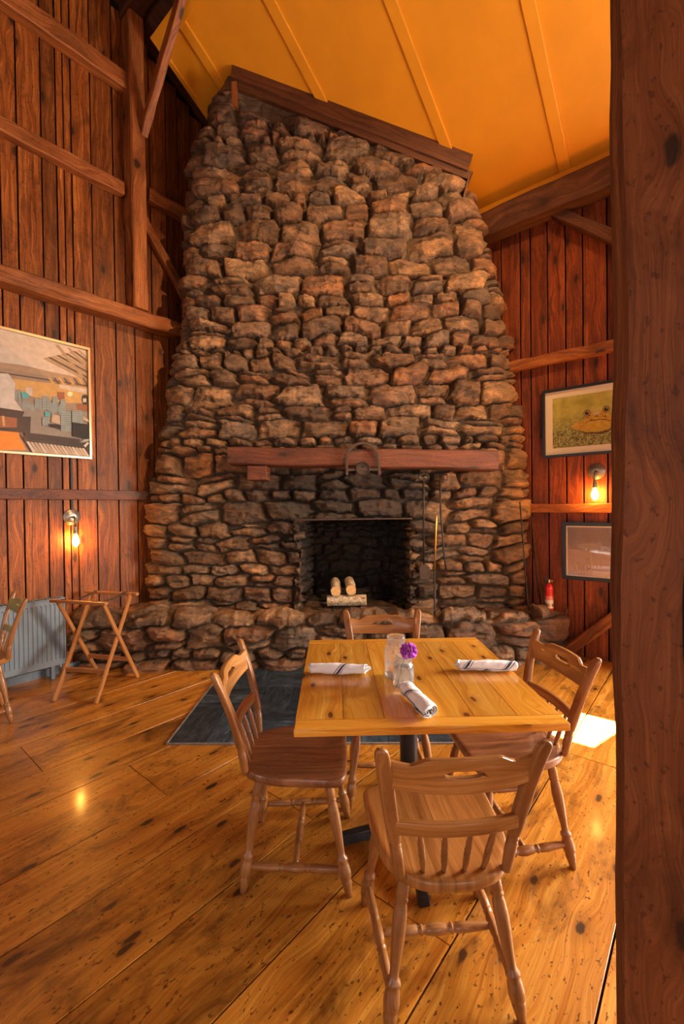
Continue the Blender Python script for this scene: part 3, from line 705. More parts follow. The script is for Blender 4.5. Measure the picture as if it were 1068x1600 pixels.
# ------------------------------------------------------------------ chairs
LEG = [(0, .013), (.05, .0165), (.13, .0185), (.165, .0185), (.175, .0145), (.19, .020), (.205, .0145), (.23, .0185), (.32, .0215), (.42, .0200), (.52, .0165), (.62, .0135), (.665, .0135), (.68, .0205), (.70, .0215), (.715, .0165), (.74, .0210), (.80, .0240), (.845, .0225), (.86, .0170), (.875, .0205), (.89, .0195), (.93, .0165), (1., .0120)]
STR = [(0, .009), (.08, .012), (.25, .0155), (.33, .0150), (.345, .0100), (.36, .0155), (.375, .0155), (.39, .0105), (.42, .0150), (.5, .0185), (.58, .0150), (.61, .0105), (.625, .0155), (.64, .0155), (.655, .0100), (.67, .0150), (.75, .0155), (.92, .012), (1, .009)]
SPN = [(0, .0065), (.12, .0075), (.30, .0100), (.40, .0085), (.42, .0105), (.44, .0075), (.47, .0100), (.50, .0075), (.53, .0105), (.55, .0085), (.70, .0100), (.9, .0070), (1, .006)]
SEAT_H = .45
def seat_mesh():
    n = 56; out = []
    for j in range(n):
        th = 2*PI*j/n; c, s_ = math.cos(th), math.sin(th); e = 2/(8. if s_ > 0 else 2.7)
        y = (.205 if s_ > 0 else .230)*math.copysign(abs(s_)**e, s_)+(.008 if s_ > 0 else 0); w = .196+(.226-.196)*(y+.205)/.41
        x = w*math.copysign(abs(c)**e, c); out.append((x, y))
    mb = MB(); secs = []
    for k, z in ((.02, -.007), (.25, -.0075), (.5, -.006), (.72, -.003), (.88, -.0005), (.955, 0), (.985, -.003), (1., -.010), (.995, -.026), (.975, -.036), (.94, -.040), (.5, -.040), (.02, -.040)):
        secs.append([Vector((x*k, y*k, SEAT_H+z)) for x, y in out])
    mb.loft(secs, .5)
    mb.uv = [[(mb.v[i][1], mb.v[i][0]) for i in fc] for fc in mb.f]
    return mb
def post_mesh(s_):
    path = [(0, .440, .0125, .0125, 2), (.02, .45, .0145, .0145, 2), (.06, .50, .0165, .0165, 2), (.12, .53, .0165, .0165, 2), (.14, .535, .0130, .0130, 2), (.17, .54, .0175, .0175, 2), (.2, .545, .0135, .0135, 2), (.24, .553, .0170, .0170, 2.4),
            (.3, .575, .0185, .0165, 3.5), (.42, .63, .0200, .0145, 5), (.6, .70, .0205, .0135, 5), (.8, .78, .0205, .013, 5), (.93, .835, .0200, .013, 5), (.97, .850, .0175, .0125, 4), (.99, .858, .0120, .010, 3), (1, .861, .005, .005, 2)]
    secs = []
    for t, h, wx, wy, e in path:
        q = (h-.44)/.42; x = s_*(.152+.066*q); y = -.188-.025*q-.078*q*q
        secs.append([Vector((x+wx*math.copysign(abs(math.cos(a))**(2/e), math.cos(a)), y+wy*math.copysign(abs(math.sin(a))**(2/e), math.sin(a)), h)) for a in [2*PI*j/18 for j in range(18)]])
    return MB().loft(secs, .3)
def curved_board(top, bot, half, bow, y0, slope, th, hole=None, N=40):
    """board bowed backwards between the posts, with an optional hand hole"""
    mb = MB(); cols = []
    def pt(s, h, side):
        y = y0-bow*(1-(s/half)**2)-(h-bot(0))*slope+side*th/2; return (s, y, h)
    for i in range(N+1):
        s_ = -half+2*half*i/N; t, b = top(s_), bot(s_); m = (t+b)/2
        hb, ht = hole(s_) if hole else (m, m)
        if ht-hb < .001: hb = ht = m
        cols.append((s_, [b, hb, ht, t]))
    for side in (-1, 1):
        for i in range(N):
            for q in (0, 2):
                P = [(cols[i], q), (cols[i+1], q), (cols[i+1], q+1), (cols[i], q+1)]; k = len(mb.v)
                mb.v += [pt(c[0], c[1][z], side) for c, z in P]; mb.quad(range(k, k+4), [(c[0], c[1][z]) for c, z in P], .4, 0, True)
    for i in range(N):
        for q in range(4):
            if q in (1, 2) and cols[i][1][1] == cols[i][1][2] and cols[i+1][1][1] == cols[i+1][1][2]: continue
            k = len(mb.v); mb.v += [pt(cols[i][0], cols[i][1][q], -1), pt(cols[i+1][0], cols[i+1][1][q], -1), pt(cols[i+1][0], cols[i+1][1][q], 1), pt(cols[i][0], cols[i][1][q], 1)]
            mb.quad(range(k, k+4), [(cols[i][0], 0), (cols[i+1][0], 0), (cols[i+1][0], th), (cols[i][0], th)], .4)
    for i in (0, N):
        for q in (0, 2):
            k = len(mb.v); c = cols[i]; mb.v += [pt(c[0], c[1][q], -1), pt(c[0], c[1][q+1], -1), pt(c[0], c[1][q+1], 1), pt(c[0], c[1][q], 1)]; mb.quad(range(k, k+4), [(0, 0), (.05, 0), (.05, th), (0, th)], .4)
    return mb
def ctop(s):
    a = abs(s)/.2
    return .828-.004*a if a < .45 else (.828-.0018-.020*(.5-.5*math.cos(min(1, (a-.45)/.27)*PI)) + (.010*(a-.72)/.28 if a > .72 else 0))
def cbot(s): return .722+.012*(abs(s)/.2)**2
def chole(s):
    a = abs(s)/.052
    if a >= 1: return (0, 0)
    return (.780-.009*math.sqrt(1-a*a), .783+.010*math.sqrt(1-a*a)*(1-.35*math.exp(-(a/.22)**2)))
def make_chair(label, group, seatmat='chair', railmat='chair'):
    t = thing('dining_chair', label, 'chair', group=group)
    seat_mesh().build('seat', seatmat, t, smooth=None)
    for s_ in (-1, 1): post_mesh(s_).build('back_post', 'chairl', t)
    curved_board(ctop, cbot, .200, .030, -.242, .22, .018, chole).build('crest_rail', railmat, t, merge=True, bevel=.0035)
    curved_board(lambda s: .624, lambda s: .583, .176, .024, -.212, .12, .020).build('back_rail', railmat, t, merge=True, bevel=.004)
    for x in (-.105, -.036, .036, .105):
        k = (x/.176)**2
        MB().lathe((x*.82, -.176-.016*(1-k), .447), (x, -.212-.024*(1-k), .590), SPN, 10, .2).build('spindle', 'chairl', t)
    FT = {(-1, 1): ((-.155, .135, .418), (-.215, .215, 0)), (1, 1): ((.155, .135, .418), (.215, .215, 0)), (-1, -1): ((-.130, -.135, .418), (-.193, -.195, 0)), (1, -1): ((.130, -.135, .418), (.193, -.195, 0))}
    for k, (a, b) in FT.items(): MB().lathe(a, b, LEG, 16, .3).build('leg', 'chairl', t)
    def at(k, q): a, b = map(Vector, FT[k]); return a+(b-a)*q
    for s_ in (-1, 1): MB().lathe(at((s_, -1), .78), at((s_, 1), .78), STR, 12, .25).build('stretcher', 'chairl', t)
    m0 = (at((-1, -1), .78)+at((-1, 1), .78))/2; m1 = (at((1, -1), .78)+at((1, 1), .78))/2
    MB().lathe(m0, m1, STR, 12, .25).build('stretcher', 'chairl', t)
    return t
def place(o, x, y, rz): o.location = (x, y, 0); o.rotation_euler = (0, 0, rz)
GC = 'turned wooden dining chairs'
c0 = make_chair('nearest wooden chair with its back to us at the near side of table', GC); place(c0, .292, 1.432, R(3.5))
c1 = copy_tree(c0); c1['label'] = 'brown wooden chair at left side of the pine table, facing right'; place(c1, -.205, 1.885, R(-90))
c2 = copy_tree(c0); c2['label'] = 'wooden chair facing us at far side of the table before the hearth'; place(c2, .232, 2.372, R(180))
c3 = copy_tree(c0); c3['label'] = 'wooden chair with scarred seat at right side of table near sunlit floor'; place(c3, .705, 1.955, R(97))
for ch in c3.children:
    if ch.name.startswith('seat'):
        ch.data = ch.data.copy(); ch.data.materials[0] = M['chairw']
for ch in c1.children:
    if ch.name.startswith('seat'):
        ch.data = ch.data.copy(); ch.data.materials[0] = M['chairw']
c4_ = copy_tree(c0); c4_['label'] = 'chair with pale olive rails at left edge beside the radiator'; place(c4_, -2.60, 3.08, R(135))
for ch in c4_.children:
    if 'rail' in ch.name:
        ch.data = ch.data.copy(); ch.data.materials[0] = M['olive']; ch['label'] = 'pale olive rail'

# ------------------------------------------------------------------ table
TX, TY, TW, TD, TH = .280, 1.937, .915, .975, .755
tb = thing('dining_table', 'square varnished pine table on a black pedestal', 'table', (TX, TY, 0), R(1.2))
mb = MB(); x = -TW/2; rng = random.Random(4)
bw = [.165, .14, .16, .15, .15, .15]
for i, w in enumerate(bw):
    mb.box((x+w/2, 0, TH-.0135), (w-.0016, TD-.132, .027), r=rng.random()); x += w
mb.build('tabletop', 'table', tb, bevel=.0012)
for s_ in (-1, 1):
    MB().box((0, s_*(TD/2-.033), TH-.0135), (TW, .066, .027), r=.5).build('breadboard_end', 'table', tb, bevel=.004)
MB().lathe((0, 0, .05), (0, 0, .72), [(0, .040), (.03, .038), (.97, .038), (1, .05)], 24).build('pedestal', 'tablebase', tb)
MB().box((0, 0, .7215), (.34, .34, .012)).build('mounting_plate', 'tablebase', tb)
for q in range(4):
    a = q*PI/2; d = Vector((math.cos(a), math.sin(a), 0)); pp = Vector((-d.y, d.x, 0)); secs = []
    for t, w, z0, z1 in ((.02, .034, .045, .095), (.12, .030, .040, .085), (.22, .026, .026, .065), (.275, .024, .012, .052), (.300, .024, .0, .046), (.318, .022, .0, .040)):
        secs.append([d*t+pp*w+Vector((0, 0, z0)), d*t-pp*w+Vector((0, 0, z0)), d*t-pp*w*.75+Vector((0, 0, z1)), d*t+pp*w*.75+Vector((0, 0, z1))])
    MB().loft(secs, smooth=False).build('foot', 'tablebase', tb, bevel=.004)

# ------------------------------------------------------------------ things on the table
def jar_profile(r, h):
    o = [(0, .0), (.0, r*.80), (.02, r*.93), (.06, r), (.60, r), (.68, r*.97), (.76, r*.86), (.80, r*.78), (.83, r*.76), (.845, r*.80), (.86, r*.76), (.885, r*.80), (.90, r*.76), (.93, r*.79), (.97, r*.79), (1., r*.765)]
    t = .0032; i = [(1., r*.70), (.93, r*.71), (.80, r*.71), (.74, r*.82), (.66, r*.92), (.58, r-t), (.08, r-t), (.04, r*.85), (.035, 0.)]
    return [(a, max(b, .0002)) for a, b in o+i]
def make_jar(name, label, cat, x, y, r, h, water, group):
    t = thing(name, label, cat, (x, y, TH), group=group)
    MB().lathe((0, 0, 0), (0, 0, h), jar_profile(r, h), 40, caps=False).build('glass', 'glass', t)
    w = r-.0040
    MB().lathe((0, 0, 0), (0, 0, h), [(.05, .0002), (.05, w*.85), (.09, w), (water, w), (water, .0002)], 40, caps=False).build('water', 'water', t)
    return t
make_jar('mason_jar', 'taller clear glass mason jar behind the flower jar, empty mouth', 'jar', .222, 1.872, .049, .178, .30, 'glass jars on the table')
make_jar('mason_jar', 'smaller clear glass jar of water holding the purple flower', 'jar', .240, 1.777, .041, .125, .62, 'glass jars on the table')
fl = thing('purple_flower', 'round purple flower leaning out of the smaller glass jar', 'flower', (.240, 1.777, TH+.01))
MB().tube([(-.015, .01, .005), (-.008, .0, .05), (.0, -.008, .1), (.012, -.016, .135)], .0016, 6).build('stem', 'stem', fl)
def blossom():
    mb = MB(); rng = random.Random(2); c = Vector((.018, -.022, .140))
    for i in range(190):
        z = rng.uniform(-.9, 1); a = rng.uniform(0, 2*PI); q = math.sqrt(1-z*z); d = Vector((q*math.cos(a), q*math.sin(a), z*.85)); d.normalize()
        x = d.orthogonal().normalized(); y = d.cross(x); L = rng.uniform(.014, .022); w = rng.uniform(.005, .008)
        p0 = c+d*.015; secs = []
        for t, k in ((0, .25), (.4, .6), (.75, 1.), (.95, .7), (1., .15)):
            secs.append([p0+d*L*t+x*w*k, p0+d*L*t+y*w*.45*k, p0+d*L*t-x*w*k, p0+d*L*t-y*w*.45*k])
        mb.loft(secs, rng.random())
    return mb
blossom().build('blossom', 'petal', fl)
def napkin(label, p0, p1, r, seed, flat=.8):
    """cloth rolled round cutlery: a spiral sheet swept along its length"""
    p0 = Vector((*p0, 0)); p1 = Vector((*p1, 0)); L = (p1-p0).length; ang = math.atan2((p1-p0).y, (p1-p0).x)
    t = thing('rolled_napkin', label, 'napkin', (p0.x, p0.y, TH), ang, 'striped napkin rolls on the table')
    rng = random.Random(seed); N = 36; turns = 3.1; K = 90; mb = MB()
    ph = rng.uniform(0, 6)
    def P(i, j):
        s = i/N; q = j/(K-1); a = -PI*.35+q*turns*2*PI; rad = r*(.34+.66*q)
        wr = 1+.09*math.sin(s*9+ph+a*2)*q+.035*math.sin(s*23+ph*2+a)*q+.02*math.sin(s*47+a*3+ph)
        rad *= wr*(1+.10*math.sin(PI*s+ph*.3)*q)
        x = L*s+(.010*math.sin(a*1.0+ph)*(1 if s > .5 else -1)*abs(2*s-1)**6)-.02*q*(s > .97)
        y = rad*math.cos(a)*1.12; z = rad*math.sin(a)*flat
        return Vector((x, y, z+r*flat*1.08))
    k0 = 0; mb.v = [tuple(P(i, j)) for i in range(N+1) for j in range(K)]
    mnz = min(v[2] for v in mb.v); mb.v = [(v[0], v[1], v[2]-mnz+.0005) for v in mb.v]
    for i in range(N):
        for j in range(K-1):
            a, b, c, d = i*K+j, i*K+j+1, (i+1)*K+j+1, (i+1)*K+j
            A = r*.7*turns*2*PI
            mb.quad((a, b, c, d), [(L*(z//K)/N+.013*seed, A*(z % K)/(K-1)) for z in (a, b, c, d)], 0, 0, True)
    o = mb.build('cloth', 'cloth', t); so = o.modifiers.new('thick', 'SOLIDIFY'); so.thickness = .0012
    return t
napkin('white striped napkin roll lying on left side of table', (-.148, 1.928), (.108, 1.905), .0270, 3)
napkin('white striped napkin roll lying on right side of table', (.742, 1.925), (.490, 1.945), .0265, 1)
napkin('white napkin roll near the front table edge, pointing toward us', (.292, 1.500), (.236, 1.722), .0285, 4)
kn = thing('table_knife', 'dark banded handle end poking from the napkin roll nearest us', 'knife', (.2905, 1.506, TH+.021), math.atan2(.222, -.056))
MB().lathe((-.006, 0, 0), (.12, 0, .001), [(0, .004), (.02, .0072), (.06, .0075), (.5, .006), (1, .004)], 12).build('handle', 'rust', kn)
MB().lathe((.004, 0, 0), (.009, 0, 0), [(0, .0078), (1, .0078)], 12).build('band', 'iron', kn)

# ------------------------------------------------------------------ fireplace things
def log(name, label, p0, p1, r, group=None, bark='bark', half=False):
    p0 = Vector(p0); p1 = Vector(p1); d = (p1-p0); L = d.length; z = d.normalized(); x = Vector((0, 0, 1)).cross(z).normalized(); y = z.cross(x)
    t = thing(name, label, 'log', tuple(p0), group=group); rng = random.Random(int(abs(p0.x)*1000)); n = 22; j0 = [1+.07*rng.uniform(-1, 1) for _ in range(n)]
    secs = []
    for i in range(9):
        s = i/8; secs.append([d*s+(x*math.cos(2*PI*j/n)+y*math.sin(2*PI*j/n)*(1 if not half or math.sin(2*PI*j/n) > 0 else .35))*r*j0[j]*(1+.04*math.sin(s*8+j)) for j in range(n)])
    bk = MB().loft(secs, capa=False, capb=False).build('bark', bark, t)
    for s_, q in ((0, -1), (1, 1)):
        e = MB(); c = [v*.985+d*s_*.015 if s_ else v*.985 for v in secs[0 if s_ == 0 else -1]]
        if q > 0: c = [v for v in secs[-1]]
        e.prism(c, z*.003*q); e.build('cut_end', 'logend', bk)
    return t
log('birch_log', 'left birch log, cut end facing out of the firebox', (-.072, 4.46, .630), (-.080, 4.80, .665), .051, 'birch logs on the grate')
log('birch_log', 'right birch log, cut end facing out of the firebox', (.083, 4.46, .640), (.070, 4.80, .672), .052, 'birch logs on the grate')
log('split_log', 'split birch log lying crosswise under the two round logs', (-.155, 4.54, .520), (.232, 4.50, .530), .058, None, half=False)
gr = thing('fire_grate', 'low iron grate carrying the birch logs', 'grate', (.04, 4.58, .43))
for x in (-.14, .14):
    MB().box((x, 0, .018), (.022, .30, .022)).build('bar', 'iron', gr, bevel=.002)
    for y in (-.12, .12): MB().box((x, y, -.0), (.03, .03, .035)).build('foot', 'cement', gr, bevel=.003)
for y in (-.07, .06): MB().box((0, y, .02), (.26, .016, .016)).build('cross_bar', 'iron', gr)
# arched iron ornament on the mantel
ar = thing('iron_arch', 'rusty arched iron piece with a ring hanging on the mantel beam', 'iron ornament', (.200, 4.165, 1.775))
pts = [(-.150, 0, 0)]+[(-.150, 0, .13)]+[(-.150*math.cos(a), 0, .150+.150*math.sin(a)) for a in [PI*i/18 for i in range(1, 18)]]+[(.150, 0, .13), (.155, 0, 0)]
def flatbar(pts, w, th):
    secs = []; P = [Vector(p) for p in pts]
    for i, p in enumerate(P):
        t = (P[min(i+1, len(P)-1)]-P[max(i-1, 0)]).normalized(); n = Vector((t.z, 0, -t.x))
        secs.append([p+n*w/2+Vector((0, -th/2, 0)), p-n*w/2+Vector((0, -th/2, 0)), p-n*w/2+Vector((0, th/2, 0)), p+n*w/2+Vector((0, th/2, 0))])
    return MB().loft(secs, smooth=False)
flatbar(pts, .024, .022).build('arch', 'rust', ar, bevel=.002)
MB().box((0, .0, .052), (.29, .016, .022)).build('crossbar', 'rust', ar, bevel=.002)
MB().tube([(.062*math.cos(2*PI*i/28), -.014, .060+.062*math.sin(2*PI*i/28)) for i in range(28)], .006, 8, closed=True).build('ring', 'iron', ar)
MB().lathe((0, .012, .06), (0, -.004, .06), [(0, .055), (1, .055)], 28).build('disc', 'rust', ar)
MB().lathe((.002, -.002, .085), (.002, -.016, .085), [(0, .012), (1, .010)], 12).build('boss', 'iron', ar)
# tools
sh = thing('fire_shovel', 'long handled iron fire shovel with ring grip, hanging under the mantel', 'fireplace tool', (.785, 4.25, .80))
MB().tube([(.048*math.cos(2*PI*i/24), 0, .955+.030*math.sin(2*PI*i/24)) for i in range(24)], .008, 8, closed=True).build('ring_grip', 'iron', sh)
MB().tube([(0, 0, .925), (-.004, 0, .5), (-.006, 0, .12)], .0082, 8).build('rod', 'iron', sh)
MB().prism([(-.045, 0, -.02), (.045, 0, -.03), (.050, 0, .09), (.015, 0, .125), (-.03, 0, .12), (-.05, 0, .085)], (0, .006, 0)).build('blade', 'rust', sh, bevel=.002)
MB().tube([(0, -.0, .985), (0, -.0, 1.02), (0, .02, 1.04)], .004, 6).build('hook', 'iron', sh)
pk = thing('fire_rake', 'iron fire tool with a rectangular loop grip hanging beside the shovel', 'fireplace tool', (.955, 4.27, .86))
MB().tube([(-.065, 0, .86), (-.055, 0, .925), (.060, 0, .918), (.062, 0, .868), (-.065, 0, .86)], .007, 8).build('loop_grip', 'iron', pk)
MB().tube([(-.008, 0, .865), (-.004, 0, .5), (.03, .02, .12), (.048, .03, .0)], .0082, 8).build('rod', 'iron', pk)
bp = thing('brass_poker', 'poker with brass upper shaft standing upright on the raised hearth', 'poker', (.865, 4.175, .445))
MB().lathe((0, 0, .42), (.030, .03, .95), [(0, .0085), (.95, .0085), (.97, .006), (1, .003)], 12).build('brass_shaft', 'brass', bp)
MB().lathe((-.004, -.005, .0), (0, 0, .42), [(0, .004), (.05, .011), (.1, .007), (1, .008)], 12).build('iron_shaft', 'iron', bp)
MB().tube([(.0, 0, .03), (.035, 0, .06), (.05, 0, .05), (.045, 0, .03), (.028, 0, .035)], .004, 6).build('hook', 'iron', bp)
rd = thing('iron_rod', 'thin iron rod leaning on the right end of the chimney', 'poker', (1.81, 4.29, .44))
MB().tube([(0, 0, 0), (-.02, 0, .06), (-.028, .02, .3), (-.04, .06, .7), (-.05, .10, 1.07)], .0065, 8).build('shaft', 'iron', rd)
MB().tube([(.0, 0, .0), (.018, -.01, -.0), (.026, -.01, .02)], .007, 8).build('tip', 'iron', rd)
rd2 = thing('iron_poker', 'dark iron poker leaning in the corner behind the fire extinguisher', 'poker', (1.98, 4.42, .44))
MB().tube([(.0, 0, 0), (-.03, .02, .25), (-.07, .06, .95)], .008, 8).build('shaft', 'iron', rd2)
# fire extinguisher
fe = thing('fire_extinguisher', 'small red fire extinguisher standing on hearth by right wall', 'fire extinguisher', (2.005, 4.31, .445))
cyl = MB().lathe((0, 0, 0), (0, 0, .27), [(0, .034), (.03, .038), (.80, .038), (.90, .033), (.96, .022), (1, .014)], 24).build('cylinder', 'red', fe)
lab = MB().lathe((0, 0, .03), (0, 0, .11), [(0, .0386), (1, .0386)], 24, caps=False).build('label', 'white', cyl)
for z in (.118, .130, .142): MB().lathe((0, 0, z), (0, 0, z+.003), [(0, .0386), (1, .0386)], 24, caps=False).build('label_line', 'white', cyl)
MB().lathe((0, 0, .045), (0, 0, .075), [(0, .0389), (1, .0389)], 24, caps=False).build('label_band', 'pewter', cyl)
val = MB().lathe((0, 0, .27), (0, 0, .305), [(0, .013), (.5, .017), (1, .012)], 16).build('valve', 'steel', fe)
MB().beam((-.005, 0, .315), (-.06, .0, .345), .016, .006).build('lever', 'iron', val, bevel=.001)
MB().beam((.0, 0, .305), (-.055, .0, .312), .016, .006).build('grip', 'iron', val, bevel=.001)
MB().tube([(.0, 0, .30), (-.03, 0, .295), (-.048, 0, .25), (-.050, 0, .12), (-.046, 0, .05)], .006, 8).build('hose', 'iron', fe)
MB().lathe((.016, -.012, .29), (.02, -.022, .29), [(0, .012), (1, .012)], 14).build('gauge', 'brass', val)

# ------------------------------------------------------------------ sconces
def sconce(label, M4, conduit=0.):
    t = thing('wall_sconce', label, 'wall lamp', M4=M4, group='wall sconces with bare bulbs')
    # local: x along the wall, y out of the wall, z up; origin = plate centre on the wall
    MB().lathe((0, 0, 0), (0, .022, 0), [(0, .074), (.35, .076), (.6, .070), (.62, .060), (.8, .056), (1, .020)], 32).build('wall_plate', 'pewter', t)
    MB().tube([(0, .02, 0), (0, .055, .002), (0, .082, -.012), (0, .090, -.040), (0, .090, -.09)], .0105, 12).build('arm', 'pewter', t)
    sk_ = MB().lathe((0, .090, -.085), (0, .090, -.158), [(0, .009), (.1, .015), (.2, .011), (.35, .017), (.6, .019), (.65, .016), (.8, .020), (1, .018)], 18).build('socket', 'pewter', t)
    b = MB().lathe((0, .090, -.156), (0, .090, -.272), [(0, .013), (.15, .015), (.4, .0255), (.6, .0285), (.78, .024), (.92, .013), (1., .003)], 20).build('bulb', 'bulb', sk_)
    if conduit: MB().box((0, .012, .07+conduit/2), (.018, .02, conduit)).build('conduit', 'iron', t)
    return t
sconce('glowing bulb sconce on left wall below the thin rail', ROOM @ Matrix.Translation((3.196, .0, 1.416)), .50)
sconce('glowing bulb sconce on right wall under the frog picture', ROOM @ Matrix.Translation((0, 3.749, 1.785)) @ Matrix.Rotation(-PI/2, 4, 'Z'))

# ------------------------------------------------------------------ pictures
def frame_set(name, label, M4, w, h, mat, fw, ft, matw=0.):
    """local: x right as seen from the room, z up, -y out of the wall; origin lower left"""
    t = thing(name, label, 'picture', M4=M4)
    f_ = MB(); y = -ft/2
    f_.box((w/2, y, fw/2), (w, ft, fw)).box((w/2, y, h-fw/2), (w, ft, fw)).box((fw/2, y, h/2), (fw, ft, h-2*fw)).box((w-fw/2, y, h/2), (fw, ft, h-2*fw))
    f_.build('frame', mat, t, bevel=.002)
    if matw:
        mm = MB(); i = fw; a = matw
        mm.box((w/2, -.010, i+a/2), (w-2*i, .004, a)).box((w/2, -.010, h-i-a/2), (w-2*i, .004, a)).box((i+a/2, -.010, h/2), (a, .004, h-2*i-2*a)).box((w-i-a/2, -.010, h/2), (a, .004, h-2*i-2*a))
        mm.build('mat_board', 'mat', t)
    MB().box((w/2, -ft+.006, h/2), (w-2*fw, .002, h-2*fw)).build('glass', 'picglass', t)
    return t
def shape(mb, pts, lay, mi): mb.poly([(x, -.0085-lay*.00012, z) for x, z in pts], mi)
# left: barn workshop photograph.  x runs toward the room corner (a decreasing)
PW, PH = 1.44, 1.06
ML = ROOM @ Matrix.Translation((3.02+PW, .0, 1.965)) @ Matrix.Rotation(PI, 4, 'Z')
pl = frame_set('framed_picture', 'large framed photograph of a barn workshop on the left wall', ML, PW, PH, 'silverframe', .022, .035)
def wsprint():
    cs = [('wall', (.34, .24, .17)), ('pale', (.62, .52, .43)), ('hood', (.60, .53, .47)), ('dark', (.045, .035, .032)), ('raft', (.40, .27, .17)), ('rafd', (.10, .065, .045)), ('pot', (.30, .34, .33)), ('potd', (.13, .14, .13)), ('teal', (.10, .42, .45)), ('orange', (.85, .26, .02)), ('stone', (.30, .25, .21)), ('wood', (.52, .38, .27)), ('lamp', (1., .85, .5)), ('rust', (.35, .12, .05)), ('blk', (.012, .010, .012)), ('gold', (.62, .36, .12))]
    mats = [flat(n_, c_) for n_, c_ in cs]; ix = {n_: i for i, (n_, c_) in enumerate(cs)}; mb = MB()
    x0, x1, z0, z1 = .022, PW-.022, .022, PH-.022; rng = random.Random(5)
    def c(px, py):  # position read from the photograph's picture, flattened to the sheet
        s = px/905; top = 105+225*s; bot = 1435+45*s; v = (py-top)/(bot-top)
        return (min(max(x1-(1-s)*.70, x0), x1), min(max(z1-v*(z1-z0), z0), z1))
    L = [0]
    def S_(name, pts): L[0] += 1; shape(mb, [c(*q) for q in pts], L[0], ix[name])
    mb.poly([(x0, -.0084, z0), (x1, -.0084, z0), (x1, -.0084, z1), (x0, -.0084, z1)], ix['wall'])
    S_('pale', [(-900, -120), (-900, 500), (0, 470), (250, 500), (500, 560), (905, 680), (905, 340), (500, 220)])  # pale roof area, glare on the glass painted into its tone
    for i in range(9): S_('rafd' if i % 2 else 'raft', [(430+i*45, 420-i*12), (470+i*45, 410-i*10), (905, 640+(-i)*30), (905, 668-i*30)])
    S_('raft', [(560, 270), (600, 270), (880, 630), (850, 630)]); S_('raft', [(680, 300), (720, 305), (905, 500), (905, 530)])
    S_('raft', [(-900, 380), (-900, 440), (0, 525), (905, 690), (905, 640), (500, 560), (0, 468)])
    S_('rafd', [(0, 590), (905, 720), (905, 705), (0, 575)]); 
    for i in range(8): S_('rafd' if i % 2 else 'gold', [(480+i*52, 625), (505+i*52, 628), (560+i*52, 700), (530+i*52, 700)])
    S_('gold', [(150, 650), (905, 730), (905, 900), (640, 900), (150, 800)]); S_('pale', [(600, 700), (905, 750), (905, 800), (600, 740)])
    S_('rust', [(570, 780), (650, 780), (650, 880), (570, 860)]); S_('rust', [(780, 905), (905, 915), (905, 990), (780, 985)]); S_('gold', [(400, 730), (480, 735), (480, 830), (400, 830)])
    S_('pale', [(265, 740), (325, 740), (325, 830), (265, 820)]); S_('lamp', [(680, 790), (700, 775), (735, 785), (740, 810), (715, 830), (685, 820)])
    S_('dark', [(840, 820), (870, 805), (900, 820), (905, 880), (890, 915), (850, 915), (832, 870)]); S_('pale', [(850, 850), (890, 850), (890, 890), (850, 890)])
    S_('stone', [(150, 900), (905, 1000), (905, 1300), (250, 1290), (150, 1000)])
    def pot(x, y, w, h, n='pot'):
        S_(n, [(x, y+h), (x+w, y+h), (x+w, y+8), (x+w*.75, y), (x+w*.25, y), (x, y+8)])
        for q in range(int(h/22)): S_('potd', [(x, y+15+q*22), (x+w, y+15+q*22), (x+w, y+18+q*22), (x, y+18+q*22)])
    for x, y, w, h in ((155, 770, 28, 110), (188, 760, 28, 150), (225, 885, 75, 90), (305, 925, 32, 70), (342, 860, 38, 110), (382, 855, 35, 120), (420, 825, 40, 150), (462, 830, 30, 160), (480, 890, 35, 110), (520, 830, 55, 170), (505, 900, 35, 120), (575, 920, 40, 110), (600, 860, 55, 130), (610, 965, 45, 60)): pot(x, y, w, h)
    S_('teal', [(215, 800), (250, 785), (290, 820), (285, 860), (225, 865)]); S_('teal', [(440, 1000), (490, 1010), (485, 1055), (440, 1050)])
    for x, y, w, h in ((412, 1060, 70, 90), (600, 1000, 110, 210), (720, 980, 120, 150)): pot(x, y, w, h, 'pot')
    S_('wood', [(510, 1030), (590, 1040), (595, 1140), (500, 1110)]); S_('blk', [(470, 1130), (600, 1140), (600, 1190), (480, 1160)])
    S_('blk', [(720, 1110), (905, 1130), (905, 1300), (720, 1260)]); S_('wood', [(840, 1040), (905, 1080), (905, 1110), (840, 1080)])
    S_('hood', [(-900, 600), (-900, 960), (0, 970), (225, 1000), (150, 880), (160, 700), (100, 600)])
    S_('dark', [(-900, 960), (0, 970), (240, 1005), (220, 1060), (300, 1060), (290, 1240), (180, 1230), (0, 1215), (-900, 1200)])
    S_('rust', [(-600, 1060), (0, 1060), (170, 1080), (165, 1180), (0, 1190), (-600, 1180)]); S_('gold', [(35, 1060), (55, 1060), (60, 1170), (40, 1170)])
    S_('orange', [(-900, 1220), (0, 1225), (185, 1235), (190, 1300), (250, 1420), (0, 1440), (-900, 1400)])
    S_('dark', [(240, 1230), (800, 1290), (800, 1320), (240, 1290)]); S_('dark', [(190, 1235), (300, 1440), (905, 1480), (905, 1330), (240, 1290)])
    for i in range(16):
        x = 250+i*38; S_('wood' if i % 3 else 'pale', [(x, 1330+i*4), (x+26, 1330+i*4), (x+95, 1445+i*2), (x+60, 1445+i*2)])
    S_('pot', [(800, 1330), (850, 1290), (905, 1290), (905, 1310), (850, 1320)]); S_('pale', [(840, 1360), (890, 1320), (905, 1330), (860, 1380)])
    return mb.build('print', mats, pl)
wsprint()
